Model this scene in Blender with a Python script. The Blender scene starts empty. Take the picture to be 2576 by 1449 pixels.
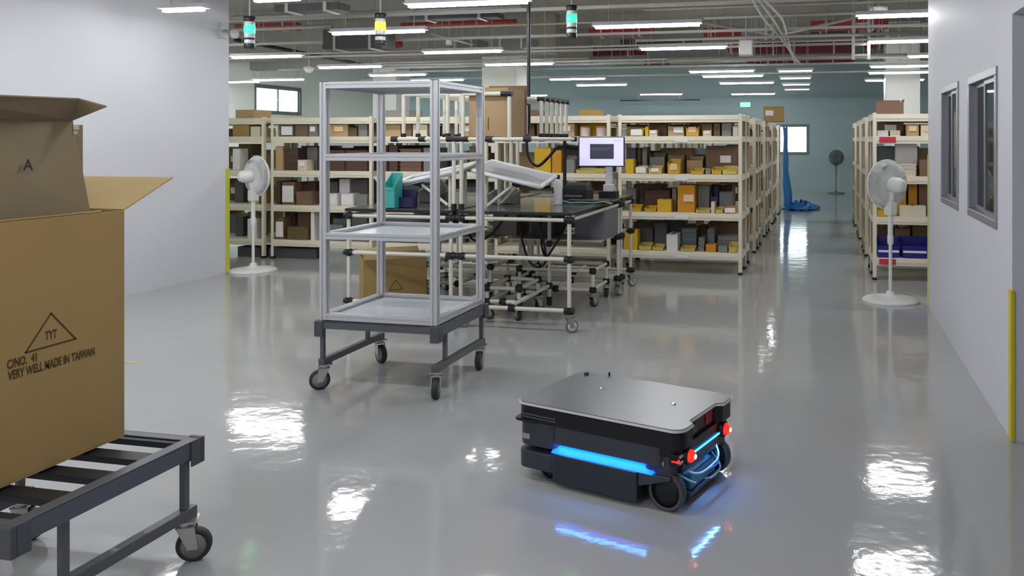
import bpy, bmesh, math, random
from mathutils import Vector, Matrix
random.seed(7)
SC = bpy.context.scene
COL = SC.collection
PI = math.pi

# ------------------------------------------------------------------ camera, world, exposure
YAW = math.radians(12.75); CS, SN = math.cos(YAW), math.sin(YAW)
F, CX, HY, CH = 2100.0, 1600.0, 350.0, 1.6      # focal length and principal point in pixels of 2576x1449, camera height
cam_d = bpy.data.cameras.new('camera'); cam = bpy.data.objects.new('camera', cam_d); COL.objects.link(cam)
cam.location = (0, 0, CH); cam.rotation_euler = (PI/2, 0, YAW)
cam_d.sensor_width = 36; cam_d.lens = F/2576*36
cam_d.shift_x = (1288-CX)/2576; cam_d.shift_y = (HY-724.5)/2576
cam_d.clip_start = .05; cam_d.clip_end = 200
SC.camera = cam
w = bpy.data.worlds.new('overcast'); SC.world = w; w.use_nodes = True
w.node_tree.nodes['Background'].inputs[0].default_value = (.86, .93, 1, 1)
w.node_tree.nodes['Background'].inputs[1].default_value = 4.0
SC.view_settings.view_transform = 'Standard'; SC.view_settings.look = 'None'
SC.view_settings.gamma = 1; SC.view_settings.use_curve_mapping = False
SC.view_settings.exposure = 0.0
LAMP = 60.0                                     # strength of every ceiling tube

# pixel -> world helpers for laying things out at their real place
def P(px, py, z=0.0):
    zc = F*(CH-z)/(py-HY); xc = (px-CX)/F*zc
    return Vector((CS*xc-SN*zc, SN*xc+CS*zc, z))
def XY(px, Y):
    t = (px-CX)/F; return Y*(t*CS-SN)/(CS+t*SN)
def YX(px, X):
    t = (px-CX)/F; return X*(CS+t*SN)/(t*CS-SN)
def ZP(X, Y, py):
    return CH-(py-HY)*(-SN*X+CS*Y)/F

# ------------------------------------------------------------------ materials
MATS = {}
def lin(c): return tuple(((v/255)/12.92 if v/255 <= .04045 else ((v/255+.055)/1.055)**2.4) for v in c)
def mat(name, rgb, rough=.6, metal=0, var=.06, scale=14, bump=0, bscale=60, emit=None, es=0, coat=0, spec=.5):
    if name in MATS: return MATS[name]
    m = bpy.data.materials.new(name); m.use_nodes = True; nt = m.node_tree; b = nt.nodes['Principled BSDF']
    c = lin(rgb)
    tc = nt.nodes.new('ShaderNodeTexCoord'); nz = nt.nodes.new('ShaderNodeTexNoise')
    nz.inputs['Scale'].default_value = scale; nz.inputs['Detail'].default_value = 3
    nt.links.new(tc.outputs['Object'], nz.inputs['Vector'])
    mx = nt.nodes.new('ShaderNodeMix'); mx.data_type = 'RGBA'
    mx.inputs['A'].default_value = (*[v*(1-var) for v in c], 1); mx.inputs['B'].default_value = (*[min(1, v*(1+var)) for v in c], 1)
    nt.links.new(nz.outputs['Fac'], mx.inputs['Factor']); nt.links.new(mx.outputs['Result'], b.inputs['Base Color'])
    b.inputs['Roughness'].default_value = rough; b.inputs['Metallic'].default_value = metal
    b.inputs['Specular IOR Level'].default_value = spec
    if coat: b.inputs['Coat Weight'].default_value = coat; b.inputs['Coat Roughness'].default_value = .05
    if bump:
        n2 = nt.nodes.new('ShaderNodeTexNoise'); n2.inputs['Scale'].default_value = bscale
        nt.links.new(tc.outputs['Object'], n2.inputs['Vector'])
        bp = nt.nodes.new('ShaderNodeBump'); bp.inputs['Strength'].default_value = bump; bp.inputs['Distance'].default_value = .01
        nt.links.new(n2.outputs['Fac'], bp.inputs['Height']); nt.links.new(bp.outputs['Normal'], b.inputs['Normal'])
    if emit:
        b.inputs['Emission Color'].default_value = (*lin(emit), 1); b.inputs['Emission Strength'].default_value = es
    MATS[name] = m; return m
def floor_mat():
    m = mat('epoxy_floor', (172, 172, 171), rough=.085, var=.045, scale=.55, spec=.55); nt = m.node_tree; b = nt.nodes['Principled BSDF']
    tc = nt.nodes.new('ShaderNodeTexCoord')
    n1 = nt.nodes.new('ShaderNodeTexNoise'); n1.inputs['Scale'].default_value = 5; n1.inputs['Detail'].default_value = 2
    n2 = nt.nodes.new('ShaderNodeTexNoise'); n2.inputs['Scale'].default_value = 26; n2.inputs['Detail'].default_value = 2
    for n in (n1, n2): nt.links.new(tc.outputs['Object'], n.inputs['Vector'])
    b1 = nt.nodes.new('ShaderNodeBump'); b1.inputs['Strength'].default_value = .5; b1.inputs['Distance'].default_value = .0045
    b2 = nt.nodes.new('ShaderNodeBump'); b2.inputs['Strength'].default_value = .5; b2.inputs['Distance'].default_value = .0009
    nt.links.new(n1.outputs['Fac'], b1.inputs['Height']); nt.links.new(n2.outputs['Fac'], b2.inputs['Height'])
    nt.links.new(b1.outputs['Normal'], b2.inputs['Normal']); nt.links.new(b2.outputs['Normal'], b.inputs['Normal'])
    return m
M_floor = floor_mat()
M_wall = mat('white_paint', (212, 212, 219), .55, var=.015, scale=1.2, bump=.05, bscale=90)
M_green = mat('pale_green_paint', (243, 250, 240), .7, var=.02, scale=1)
M_teal = mat('grey_teal_paint', (164, 186, 188), .7, var=.03, scale=1)
M_slab = mat('ceiling_slab_grey', (146, 143, 138), .9, var=.12, scale=.8)
M_house = mat('white_lamp_housing', (205, 207, 208), .5)
M_tube = mat('led_tube', (255, 255, 255), .5, emit=(250, 252, 255), es=LAMP)
M_alu = mat('aluminium_profile', (202, 203, 206), .36, .45, var=.03)
M_gsteel = mat('grey_painted_steel', (84, 87, 92), .42, .15, var=.05)
M_zinc = mat('zinc_plated_steel', (190, 188, 184), .3, .85)
M_rubber = mat('dark_rubber', (42, 42, 46), .6)
M_rgrey = mat('grey_wheel_hub', (122, 122, 124), .5)
M_pan = mat('sheet_tray', (216, 222, 228), .22, .2, var=.03)
M_cream = mat('cream_rack_steel', (226, 218, 196), .5, var=.03)
M_ivory = mat('ivory_pipe', (218, 214, 200), .4, var=.03)
M_black = mat('black_joint', (22, 21, 23), .5)
M_card = mat('kraft_card', (158, 130, 80), .85, var=.05, scale=5, bump=.03, bscale=120)
M_card2 = mat('kraft_card_inside', (176, 152, 104), .85, var=.05, scale=5)
M_card3 = mat('greyish_kraft', (136, 120, 92), .85, var=.05, scale=5)
M_ink = mat('brown_ink', (72, 54, 14), .8)
M_yel = mat('yellow_guard', (214, 196, 10), .5)
M_fan = mat('white_plastic', (226, 226, 224), .35, var=.01)
M_blackm = mat('matt_black', (14, 14, 16), .45)
M_dark = mat('bench_mat', (74, 86, 84), .14, var=.1, spec=.6)
M_red = mat('red_ceiling_paint', (150, 34, 40), .6)
M_maroon = mat('maroon_duct_paint', (98, 18, 34), .6)
M_conduit = mat('light_grey_conduit', (176, 174, 170), .45, .3)
M_duct = mat('dark_grey_duct', (74, 74, 76), .7)
M_frame = mat('window_aluminium', (150, 151, 155), .4, .4)
M_white = mat('white_label_paper', (232, 228, 224), .7)

# ------------------------------------------------------------------ mesh builder
class MB:
    def __init__(s): s.v = []; s.f = []; s.sm = []
    def add(s, vs, fs, smooth=False):
        n = len(s.v); s.v += [tuple(v) for v in vs]; s.f += [tuple(i+n for i in f) for f in fs]; s.sm += [smooth]*len(fs); return s
    def box(s, x0, x1, y0, y1, z0, z1, m=None):
        vs = [Vector((x, y, z)) for z in (z0, z1) for y in (y0, y1) for x in (x0, x1)]
        if m: vs = [m @ v for v in vs]
        return s.add(vs, [(0, 2, 3, 1), (4, 5, 7, 6), (0, 1, 5, 4), (2, 6, 7, 3), (0, 4, 6, 2), (1, 3, 7, 5)])
    def hexa(s, b, t):      # four bottom and four top corners, both counter-clockwise from above
        return s.add(list(b)+list(t), [(3, 2, 1, 0), (4, 5, 6, 7)]+[(i, (i+1) % 4, (i+1) % 4+4, i+4) for i in range(4)])
    def cyl(s, a, b, r, n=12, r2=None, cap=True):
        a, b = Vector(a), Vector(b); d = (b-a).normalized(); u = d.orthogonal().normalized(); v = d.cross(u); r2 = r if r2 is None else r2
        ra = [a+(u*math.cos(2*PI*i/n)+v*math.sin(2*PI*i/n))*r for i in range(n)]
        rb = [b+(u*math.cos(2*PI*i/n)+v*math.sin(2*PI*i/n))*r2 for i in range(n)]
        s.add(ra+rb, [(i, (i+1) % n, (i+1) % n+n, i+n) for i in range(n)], True)
        if cap: s.add(ra, [tuple(range(n))[::-1]]); s.add(rb, [tuple(range(n))])
        return s
    def lathe(s, prof, c=(0, 0, 0), n=24, m=None, ring=False):
        vs = []
        if ring: prof = list(prof)+[prof[0]]
        for r, z in prof:
            for i in range(n): vs.append(Vector((c[0]+r*math.cos(2*PI*i/n), c[1]+r*math.sin(2*PI*i/n), c[2]+z)))
        if m: vs = [m @ v for v in vs]
        fs = [(k*n+i, k*n+(i+1) % n, (k+1)*n+(i+1) % n, (k+1)*n+i) for k in range(len(prof)-1) for i in range(n)]
        s.add(vs, fs, True)
        if ring: return s
        s.add(vs[:n], [tuple(range(n))[::-1]]); s.add(vs[-n:], [tuple(range(n))]); return s
    def prism(s, poly, z0, z1, inset=0):
        n = len(poly); cx = sum(p[0] for p in poly)/n; cy = sum(p[1] for p in poly)/n
        t = [(p[0]-(inset if p[0] > cx else -inset), p[1]-(inset if p[1] > cy else -inset), z1) for p in poly]
        return s.add([(p[0], p[1], z0) for p in poly]+t, [tuple(range(n))[::-1], tuple(range(n, 2*n))]+[(i, (i+1) % n, (i+1) % n+n, i+n) for i in range(n)])
    def slab(s, pts, th):    # polygon given by 3D points, thickened along its normal
        pts = [Vector(p) for p in pts]; nrm = (pts[1]-pts[0]).cross(pts[2]-pts[0]).normalized()*th; n = len(pts)
        return s.add(pts+[p+nrm for p in pts], [tuple(range(n))[::-1], tuple(range(n, 2*n))]+[(i, (i+1) % n, (i+1) % n+n, i+n) for i in range(n)])
    def path(s, pts, r, n=8):
        pts = [Vector(p) for p in pts]; rings = []
        for i, p in enumerate(pts):
            d = (pts[min(i+1, len(pts)-1)]-pts[max(i-1, 0)]).normalized()
            ref = Vector((0, 0, 1)) if abs(d.z) < .9 else Vector((1, 0, 0))
            u = d.cross(ref).normalized(); v = d.cross(u)
            rings += [p+(u*math.cos(2*PI*k/n)+v*math.sin(2*PI*k/n))*r for k in range(n)]
        m = len(pts)
        s.add(rings, [(k*n+i, k*n+(i+1) % n, (k+1)*n+(i+1) % n, (k+1)*n+i) for k in range(m-1) for i in range(n)]+[tuple(range(n))[::-1], tuple(range((m-1)*n, m*n))], True)
        return s
    def obj(s, name, m, parent=None, bevel=0, kind=None):
        me = bpy.data.meshes.new(name); me.from_pydata(s.v, [], s.f)
        me.polygons.foreach_set('use_smooth', s.sm); me.update()
        bm = bmesh.new(); bm.from_mesh(me); bmesh.ops.recalc_face_normals(bm, faces=bm.faces); bm.to_mesh(me); bm.free()
        me.materials.append(m); o = bpy.data.objects.new(name, me); COL.objects.link(o)
        if parent: o.parent = parent
        if bevel:
            b = o.modifiers.new('bevel', 'BEVEL'); b.width = bevel; b.segments = 2; b.limit_method = 'ANGLE'
        if kind: o['kind'] = kind
        return o
def catmull(pts, k=6):
    pts = [Vector(p) for p in pts]; out = []
    q = [pts[0]]+pts+[pts[-1]]
    for i in range(len(pts)-1):
        a, b, c, d = q[i:i+4]
        for j in range(k):
            t = j/k; out.append(.5*((2*b)+(c-a)*t+(2*a-5*b+4*c-d)*t*t+(3*b-a-3*c+d)*t**3))
    return out+[pts[-1]]
def rrect(w, d, r, n=5, cx=0, cy=0):
    out = []
    for k, (sx, sy) in enumerate(((1, 1), (-1, 1), (-1, -1), (1, -1))):
        for i in range(n+1):
            a = PI/2*(k+i/n); out.append((cx+sx*(w/2-r)+r*math.cos(a), cy+sy*(d/2-r)+r*math.sin(a)))
    return out
def tag(o, label, cat, group=None):
    o['label'] = label; o['category'] = cat
    if group: o['group'] = group
    return o
def thing(name, label, cat, loc=(0, 0, 0), rz=0, group=None):
    o = bpy.data.objects.new(name, None); o.empty_display_size = .1; COL.objects.link(o)
    o.location = loc; o.rotation_euler = (0, 0, rz); return tag(o, label, cat, group)
def dup(root, loc, rz=None, label=None, group=None):
    def cp(o, par):
        c = o.copy(); COL.objects.link(c)
        if par: c.parent = par
        for ch in [x for x in KIDS.get(o.name, [])]: cp(ch, c)
        return c
    KIDS = {}
    def walk(o):
        KIDS[o.name] = list(o.children)
        for c in o.children: walk(c)
    walk(root); r = cp(root, None); r.location = loc
    if rz is not None: r.rotation_euler = (0, 0, rz)
    if label: r['label'] = label
    if group: r['group'] = group
    return r
def text(name, s, size, m, parent, mtx, bold=.0, align='LEFT'):
    cu = bpy.data.curves.new('t', 'FONT'); cu.body = s; cu.size = size; cu.offset = bold; cu.align_x = align; cu.resolution_u = 3
    o = bpy.data.objects.new('t', cu); COL.objects.link(o)
    dg = bpy.context.evaluated_depsgraph_get(); me = bpy.data.meshes.new_from_object(o.evaluated_get(dg))
    bpy.data.objects.remove(o); me.transform(mtx); me.materials.clear(); me.materials.append(m)
    t = bpy.data.objects.new(name, me); COL.objects.link(t); t.parent = parent; return t
ORD = ['', 'first', 'second', 'third', 'fourth', 'fifth', 'sixth', 'seventh', 'eighth', 'ninth', 'tenth', 'eleventh', 'twelfth']

# ------------------------------------------------------------------ the setting
XR, XL = .965, -6.95                              # faces of the near white walls
Y0, Y1 = -3.0, 26.0; ZS = 4.1
MB().box(-14.2, 8.2, Y0-.2, Y1+.2, -.1, 0).obj('floor', M_floor, kind='structure')
MB().box(-14.2, 8.2, Y0-.2, Y1+.2, ZS, ZS+.15).obj('ceiling', M_slab, kind='structure')
def wall_with_holes(name, m, axis, c0, c1, a0, a1, z0, z1, holes):
    # wall slab between c0 and c1 across, running a0..a1 along, holes = (a, b, zlow, zhigh)
    b = MB()
    def put(p, q, zl, zh):
        if q-p > 1e-4 and zh-zl > 1e-4:
            if axis == 'y': b.box(c0, c1, p, q, zl, zh)
            else: b.box(p, q, c0, c1, zl, zh)
    cur = a0
    for (p, q, zl, zh) in sorted(holes):
        put(cur, p, z0, z1); put(p, q, z0, zl); put(p, q, zh, z1); cur = q
    put(cur, a1, z0, z1); return b.obj(name, m, kind='structure')
MB().box(XL-.16, XL, Y0, 8.66, 0, ZS).obj('wall_left', M_wall, kind='structure')
MB().box(-14, XL-.16, 8.5, 8.66, 0, ZS).obj('wall_left_return', M_green, kind='structure')
# right wall: two glazed openings and a doorway nearer the camera
W1 = (5.12, 6.09, 1.08, 2.02); W2 = (6.54, 7.45, 1.07, 2.03)
wall_with_holes('wall_right', M_wall, 'y', XR, XR+.18, Y0, 8.42, 0, ZS, [W1, W2, (1.9, 4.74, 0, 2.26)])
MB().box(XR+.18, 8, 8.26, 8.42, 0, ZS).obj('wall_right_return', M_wall, kind='structure')
M_jamb = mat('grey_door_lining', (176, 172, 176), .6)
MB().box(XR+.18, XR+3.2, 4.742, 4.86, 0, 2.9).obj('wall_side_room', M_jamb, kind='structure')
MB().box(XR+3.2, XR+3.3, -1.0, 4.86, 0, 2.9).obj('wall_side_room_end', M_jamb, kind='structure')
MB().box(XL, 8, Y0-.15, Y0, 0, ZS).obj('wall_back', M_wall, kind='structure')
MB().box(8, 8.2, Y0-.15, Y1, 0, ZS).obj('wall_warehouse_right', M_teal, kind='structure')
WL = [(YX(640, -14), YX(758, -14), 2.24, 3.0), (24.35, 25.75, 2.2, 2.98)]
wall_with_holes('wall_warehouse_left', M_green, 'y', -14.2, -14, 8.5, Y1, 0, ZS, WL)
WF = (XY(1950, Y1), XY(2036, Y1), 1.12, 2.06)
wall_with_holes('wall_far', M_teal, 'x', Y1, Y1+.2, -14.2, 8.2, 0, ZS, [WF])
M_glass = mat('window_glass', (235, 245, 245), .05); 
def thin_glass(name, tint):
    m = bpy.data.materials.new(name); m.use_nodes = True; nt = m.node_tree; nt.nodes.remove(nt.nodes['Principled BSDF'])
    out = nt.nodes['Material Output']; tr = nt.nodes.new('ShaderNodeBsdfTransparent'); gl = nt.nodes.new('ShaderNodeBsdfGlossy')
    tr.inputs[0].default_value = (*tint, 1); gl.inputs['Roughness'].default_value = .03
    fr = nt.nodes.new('ShaderNodeLayerWeight'); fr.inputs['Blend'].default_value = .12; mx = nt.nodes.new('ShaderNodeMixShader')
    nt.links.new(fr.outputs['Facing'], mx.inputs[0]); nt.links.new(tr.outputs[0], mx.inputs[1]); nt.links.new(gl.outputs[0], mx.inputs[2])
    nt.links.new(mx.outputs[0], out.inputs[0]); return m
M_pane = thin_glass('thin_pane', (.93, .97, .96)); M_tint = thin_glass('tinted_pane', (.55, .58, .6))
def window(n, axis, c, a0, a1, z0, z1, sashes, fr=.05, dep=.06, sign=1, glass=M_pane, fm=M_frame):
    t = bpy.data.objects.new('window_%d' % n, None); COL.objects.link(t); t['kind'] = 'structure'
    def bx(b, p, q, zl, zh, e0, e1):
        if axis == 'y': b.box(min(c+e0*sign, c+e1*sign), max(c+e0*sign, c+e1*sign), p, q, zl, zh)
        else: b.box(p, q, min(c+e0*sign, c+e1*sign), max(c+e0*sign, c+e1*sign), zl, zh)
    b = MB()
    bx(b, a0, a1, z0, z0+fr, -.012, dep); bx(b, a0, a1, z1-fr, z1, -.012, dep)
    bx(b, a0, a0+fr, z0+fr, z1-fr, -.012, dep); bx(b, a1-fr, a1, z0+fr, z1-fr, -.012, dep)
    b.obj('window_frame', fm, t, .004)
    L = (a1-a0-2*fr)/sashes
    for k in range(sashes):
        p, q = a0+fr+k*L, a0+fr+(k+1)*L; e = .012+.022*(k % 2); s = MB(); th = .028
        p -= .012*(k > 0); q += .012*(k < sashes-1)
        bx(s, p, q, z0+fr, z0+fr+th, e, e+.02); bx(s, p, q, z1-fr-th, z1-fr, e, e+.02)
        bx(s, p, p+th, z0+fr+th, z1-fr-th, e, e+.02); bx(s, q-th, q, z0+fr+th, z1-fr-th, e, e+.02)
        so = s.obj('sash', fm, t)
        g = MB(); bx(g, p+th, q-th, z0+fr+th, z1-fr-th, e+.008, e+.013); g.obj('pane', glass, so)
    return t
M_dframe = mat('grey_window_frame', (112, 122, 120), .5, .2)
window(1, 'y', XR, *W1, 2, dep=.1, glass=M_tint)
window(2, 'y', XR, *W2, 2, dep=.1, glass=M_tint)
window(3, 'y', -14, *WL[0], 2, fr=.07, sign=-1, fm=M_dframe)
window(4, 'y', -14, *WL[1], 2, fr=.07, sign=-1, fm=M_dframe)
window(5, 'x', Y1, *WF, 1, fr=.06, sign=1, fm=M_dframe)
# dark partition behind the two small windows; sheets imitate papers mirrored in panes
MB().box(XR+1.5, XR+1.6, 4.87, 8.25, 0, 2.9).obj('wall_side_room_partition', mat('dim_partition', (120, 122, 126), .8), kind='structure')
for i, (y, z, hh) in enumerate([(5.9, 1.75, .3), (6.45, 1.35, .26), (7.0, 1.8, .3), (7.5, 1.3, .3), (8.0, 1.7, .24)]):
    tag(MB().box(XR+1.485, XR+1.499, y-.11, y+.11, z-hh/2, z+hh/2).obj('reflection_sheet', M_white), 'pale sheet standing in for a pane reflection, %s from the doorway' % ORD[i+1], 'paper', 'sheets standing in for pane reflections')
# corner guards and a door lining edge
b = MB(); b.box(XR-.006, XR, 4.742, 4.80, .005, .80); b.box(XR-.006, XR+.012, 4.733, 4.739, .005, .80)
tag(b.obj('corner_guard', M_yel), 'bright yellow corner guard at the foot of the doorway edge', 'guard')
b = MB(); b.box(XR-.006, XR-.001, 8.36, 8.421, .005, 1.45); b.box(XR-.006, XR+.05, 8.422, 8.428, .005, 1.45)
tag(b.obj('corner_guard', mat('pale_yellow_guard', (214, 210, 120), .5)), 'thin pale yellow corner guard at far end of right wall', 'guard')
b = MB(); b.box(XL+.001, XL+.006, 8.60, 8.661, .005, 1.25); b.box(XL-.05, XL+.006, 8.662, 8.668, .005, 1.25)
tag(b.obj('corner_guard', mat('lime_guard', (196, 198, 70), .5)), 'yellow corner guard at far end of left wall behind the fan', 'guard')
# pillars
for px, wpx, Y, lab in [(2268, 88, 18.8, 'white square pillar rising behind the racks right of the aisle'), (1271, 98, 16.46, 'pale pillar behind the big carton on the upper shelf'), (985, 70, 19.2, 'pale pillar seen above the aluminium cart')]:
    X = XY(px, Y); zc = -SN*X+CS*Y; ww = wpx*zc/F*.46
    tag(MB().box(X-ww, X+ww, Y-.35, Y+.35, 0, ZS).obj('pillar', mat('pillar_white', (228, 230, 222), .6), None, .01), lab, 'pillar')
for y, z in ((15.75, 3.3), (18.2, 3.32)): MB().box(-14, -5.2, y, y+.3, z, ZS-.001).obj('trim_1' if y < 16 else 'trim_2', M_slab, kind='structure')
# exit sign
X = XY(1875, 25.9)
t = thing('exit_sign', 'small green lit exit sign on the far wall above the racks', 'sign', (X, 25.99, 2.58))
MB().box(-.17, .17, -.07, 0, 0, .17).obj('housing', mat('sign_grey', (190, 210, 205), .5), t, .006)
MB().box(-.155, .155, -.074, -.071, .015, .155).obj('lit_face', mat('exit_face', (150, 235, 210), .5, emit=(130, 240, 205), es=1.3), t)

# ------------------------------------------------------------------ ceiling lamps
LZ = 2.9
def make_lamp(L=1.2, mt_=None):
    t = thing('tube_lamp', 'x', 'lamp')
    b = MB(); b.box(-L/2-.03, L/2+.03, -.075, .075, .0, .012); b.box(-L/2-.03, L/2+.03, -.035, .035, .012, .045)
    b.obj('housing', M_house, t)
    MB().box(-L/2, L/2, -.03, .03, -.028, -.001).obj('tube', mt_ or M_tube, t)
    for s in (-1, 1): MB().cyl((s*L*.38, .03, .045), (s*L*.38, .03, ZS-LZ), .005, 6).obj('hanger', M_conduit, t)
    return t
lamp12 = make_lamp(1.2); lamp7 = make_lamp(.62, mat('dim_led_tube', (255, 255, 255), .5, emit=(245, 250, 250), es=1.2)); lamp5 = make_lamp(.45)
LAMPS = [(1175, 12, 'lamp at top centre, largest tube in view'), (462, 27, 'lamp close to the left wall, above the cartons'), (697, 1, 'lamp cut by the top edge, left of the yellow signal'),
 (951, 83, 'lamp glowing behind the yellow signal tower'), (1627, 67, 'lamp right of the right green signal tower'), (1718, 123, 'lamp in the second row, left of the beacon bracket'),
 (1163, 132, 'lamp left of the black hanging pole'), (670, 144, 'lamp high beside the green side wall above the window'), (1305, 163, 'lamp crossed by the black hanging pole'),
 (880, 170, 'lamp above the left end of the cart'), (1452, 200, 'lamp above the row of white dividers'), (1513, 215, 'lamp right above the tablet screen'),
 (1815, 181, 'lamp leading the middle cluster of three'), (1843, 193, 'lamp second of the middle cluster of three'), (1878, 210, 'lamp lowest of the middle cluster of three'),
 (2310, 105, 'lamp topmost beside the right wall edge'), (2390, 142, 'lamp second from the top by the right wall'), (2280, 168, 'lamp third from the top by the right wall'),
 (2268, 184, 'lamp just above the white right pillar'), (2250, 203, 'lamp crossing the white right pillar'), (2310, 40, 'lamp hidden beside the right wall top'),
 (1100, 203, 'lamp just above the top of the aluminium cart'), (1000, 190, 'lamp above the cart, beside the left pale pillar')]
PXY = []
for i, (px, py, lab) in enumerate(LAMPS):
    p = P(px, py, LZ-.02); PXY.append(p)
    if i == 0: o = lamp12; o.location = (p.x, p.y, LZ)
    elif i == 1: o = lamp5; o.location = (p.x, p.y, LZ)
    elif i == 2: o = dup(lamp5, (p.x, p.y, LZ))
    else: o = dup(lamp12, (p.x, p.y, LZ))
    o['label'] = 'white tube '+lab; o['group'] = 'ceiling tube lamps'
SM = [(2001, 180, 'first'), (2001, 198, 'second'), (2003, 214, 'third'), (2005, 226, 'fourth')]
for i, (px, py, od) in enumerate(SM):
    p = P(px, py, LZ-.02); o = lamp7 if i == 0 else dup(lamp7, (p.x, p.y, LZ)); o.location = (p.x, p.y, LZ)
    o['label'] = 'short tube lamp, %s from the top above the far aisle' % od; o['group'] = 'short ceiling lamps'
FARL = ['left of the second rack row', 'beside the left window', 'beyond the left window', 'near the far left corner', 'added to light the far wall, left of the exit sign, high', 'added to light the far wall, nearest the exit sign', 'hidden right of the near right wall', 'hidden right, mid depth', 'hidden right, far end', 'added as fill, in the far left corner', 'added as fill, hidden behind the left wall end, first', 'added as fill, hidden behind the left wall end, second', 'added as fill, hidden behind the left wall end, third', 'added as fill, just behind the left wall end', 'added as fill, nearest the left window']
for j, (x, y) in enumerate([(-10.8, 12), (-11.6, 16), (-10.8, 20), (-8.6, 23.4), (-4.6, 23.6), (-2.0, 24.0), (5.2, 12), (5.2, 17), (4.2, 22.5), (-11.2, 24), (-12.8, 10.4), (-12.6, 12.4), (-12.8, 14.6), (-9.6, 10.6), (-13, 16.4)]):  # several are invented extra tubes, added to brighten the left and far walls
    o = dup(lamp12, (x, y, LZ)); o['label'] = 'far warehouse tube lamp '+FARL[j]; o['group'] = 'far ceiling tube lamps'
for y in (-1.6, .8, 3.2, 5.6):
    for x in (-5.6, -3.4, -1.2):
        if y > 5 and x > -2 : pass
        o = dup(lamp12, (x, y, LZ)); o['label'] = 'near bay tube lamp, %s, %s from the camera end' % ({-5.6: 'left', -3.4: 'middle', -1.2: 'right'}[x], {-1.6: 'first', .8: 'second', 3.2: 'third', 5.6: 'fourth'}[y]); o['group'] = 'near ceiling tube lamps'
# rails carrying the lamps, one per row of lamps
def rail(x0, x1, y, z, hh, lab, m=M_conduit, name='lamp_rail', cat='rail', g='rails that carry the tube lamps', wd=.022):
    t = thing(name, lab, cat, (x0, y, z), 0, g)
    MB().box(0, x1-x0, -wd, wd, 0, hh).obj('channel', m, t)
    n = max(2, int((x1-x0)/2.4)+1)
    for k in range(n):
        x = .1+(x1-x0-.2)*k/(n-1); MB().cyl((x, 0, hh), (x, 0, ZS-z), .006, 6).obj('drop_rod', m, t)
    return t
rows = sorted({round(p.y*2)/2 for p in PXY})
for p in PXY: pass
ys = []
for p in sorted(PXY, key=lambda q: q.y):
    if not ys or p.y-ys[-1][0] > .45: ys.append([p.y, []])
    ys[-1][1].append(p)
for k, (y, ps) in enumerate(ys):
    near = y < 8.6
    x0 = -6.8 if near else (-11.5 if k % 2 == 0 else -9.4); x1 = .9 if near else 4.2
    rail(x0, x1, y, LZ+.172, .035, 'light grey lamp rail across the ceiling, %s from the front' % (ORD[k+1] if k < 12 else 'far'))
for y in (-1.6, .8, 3.2, 5.6): rail(-6.8, .9, y, LZ+.172, .035, 'light grey lamp rail over the near bay, %s from the camera end' % {-1.6: 'first', .8: 'second', 3.2: 'third', 5.6: 'fourth'}[y])

# ------------------------------------------------------------------ pipes, ducts, rods under the slab
def run(name, lab, cat, pts, r, m, group, rods=0):
    t = thing(name, lab, cat, pts[0], 0, group); o = Vector(pts[0])
    MB().path([Vector(p)-o for p in pts], r, 8).obj('pipe', m, t)
    L = len(pts)-1
    for k in range(rods):
        f = (k+.5)/rods*L; i = int(f); p = Vector(pts[i]).lerp(Vector(pts[i+1]), f-i)-o
        MB().cyl(p+Vector((0, 0, r*.8)), Vector((p.x, p.y, ZS-o.z)), .006, 6).obj('drop_rod', M_conduit, t)
    return t
def xrun(px0, px1, py, z, r, m, lab, name='ceiling_pipe', cat='pipe', g='pipes under the ceiling', rods=2):
    p = P((px0+px1)/2, py, z); y = p.y
    return run(name, lab, cat, [(XY(px0, y), y, z), (XY((px0+px1)/2, y), y, z), (XY(px1, y), y, z)], r, m, g, rods)
def xbox(px0, px1, py0, py1, ztop, m, lab, dep=.3, name='ceiling_duct', cat='duct', g='ducts under the ceiling'):
    p = P((px0+px1)/2, py1, ztop); y = p.y; zc = -SN*p.x+CS*y
    # py1 < py0: top edge of the duct, lower edge py0
    zb = CH-(py0-HY)*zc/F; x0, x1 = XY(px0, y), XY(px1, y)
    t = thing(name, lab, cat, ((x0+x1)/2, y, zb), 0, g); L = x1-x0
    MB().box(-L/2, L/2, 0, dep, 0, ztop-zb).obj('duct_body', m, t, .006)
    for s in (-.3, .3): MB().box(s*L-.02, s*L+.02, -.012, dep+.012, -.015, ztop-zb+.012).obj('strap', M_conduit, t); MB().cyl((s*L, dep/2, ztop-zb+.01), (s*L, dep/2, ZS-zb), .008, 6).obj('drop_rod', M_conduit, t)
    return t
xbox(590, 742, 76, 58, 3.85, M_red, 'red ceiling duct behind the left green signal tower', .2)
xbox(812, 960, 122, 72, 3.2, M_duct, 'dark grey duct section behind the yellow signal tower', .4)
xrun(815, 1010, 114, 3.25, .06, M_red, 'red pipe low behind the yellow signal tower')
xrun(1010, 1300, 58, 3.6, .035, M_red, 'thin red pipe left of the black hanging pole')
xbox(1480, 1640, 90, 70, 3.8, M_red, 'red duct right of the right green signal tower', .2)
xbox(1420, 1620, 140, 116, 3.85, M_maroon, 'maroon duct below the right green signal tower', .3)
xbox(1560, 1760, 120, 96, 3.9, M_duct, 'black duct crossed by a white lamp tube', .4)
xbox(1620, 1680, 168, 148, 3.7, M_duct, 'small dark duct far behind the dividers', .3)
xbox(1770, 1862, 94, 70, 3.9, M_red, 'short red duct left of the white conduit bundle', .2)
xbox(1830, 1868, 130, 108, 3.72, M_maroon, 'small maroon duct left of the white junction box', .2)
xbox(1895, 2150, 134, 104, 3.9, M_maroon, 'long maroon duct crossing the conduit bundle', .25)
xbox(1880, 2150, 158, 140, 3.92, M_maroon, 'lower maroon duct behind the conduit bundle', .25)
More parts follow.
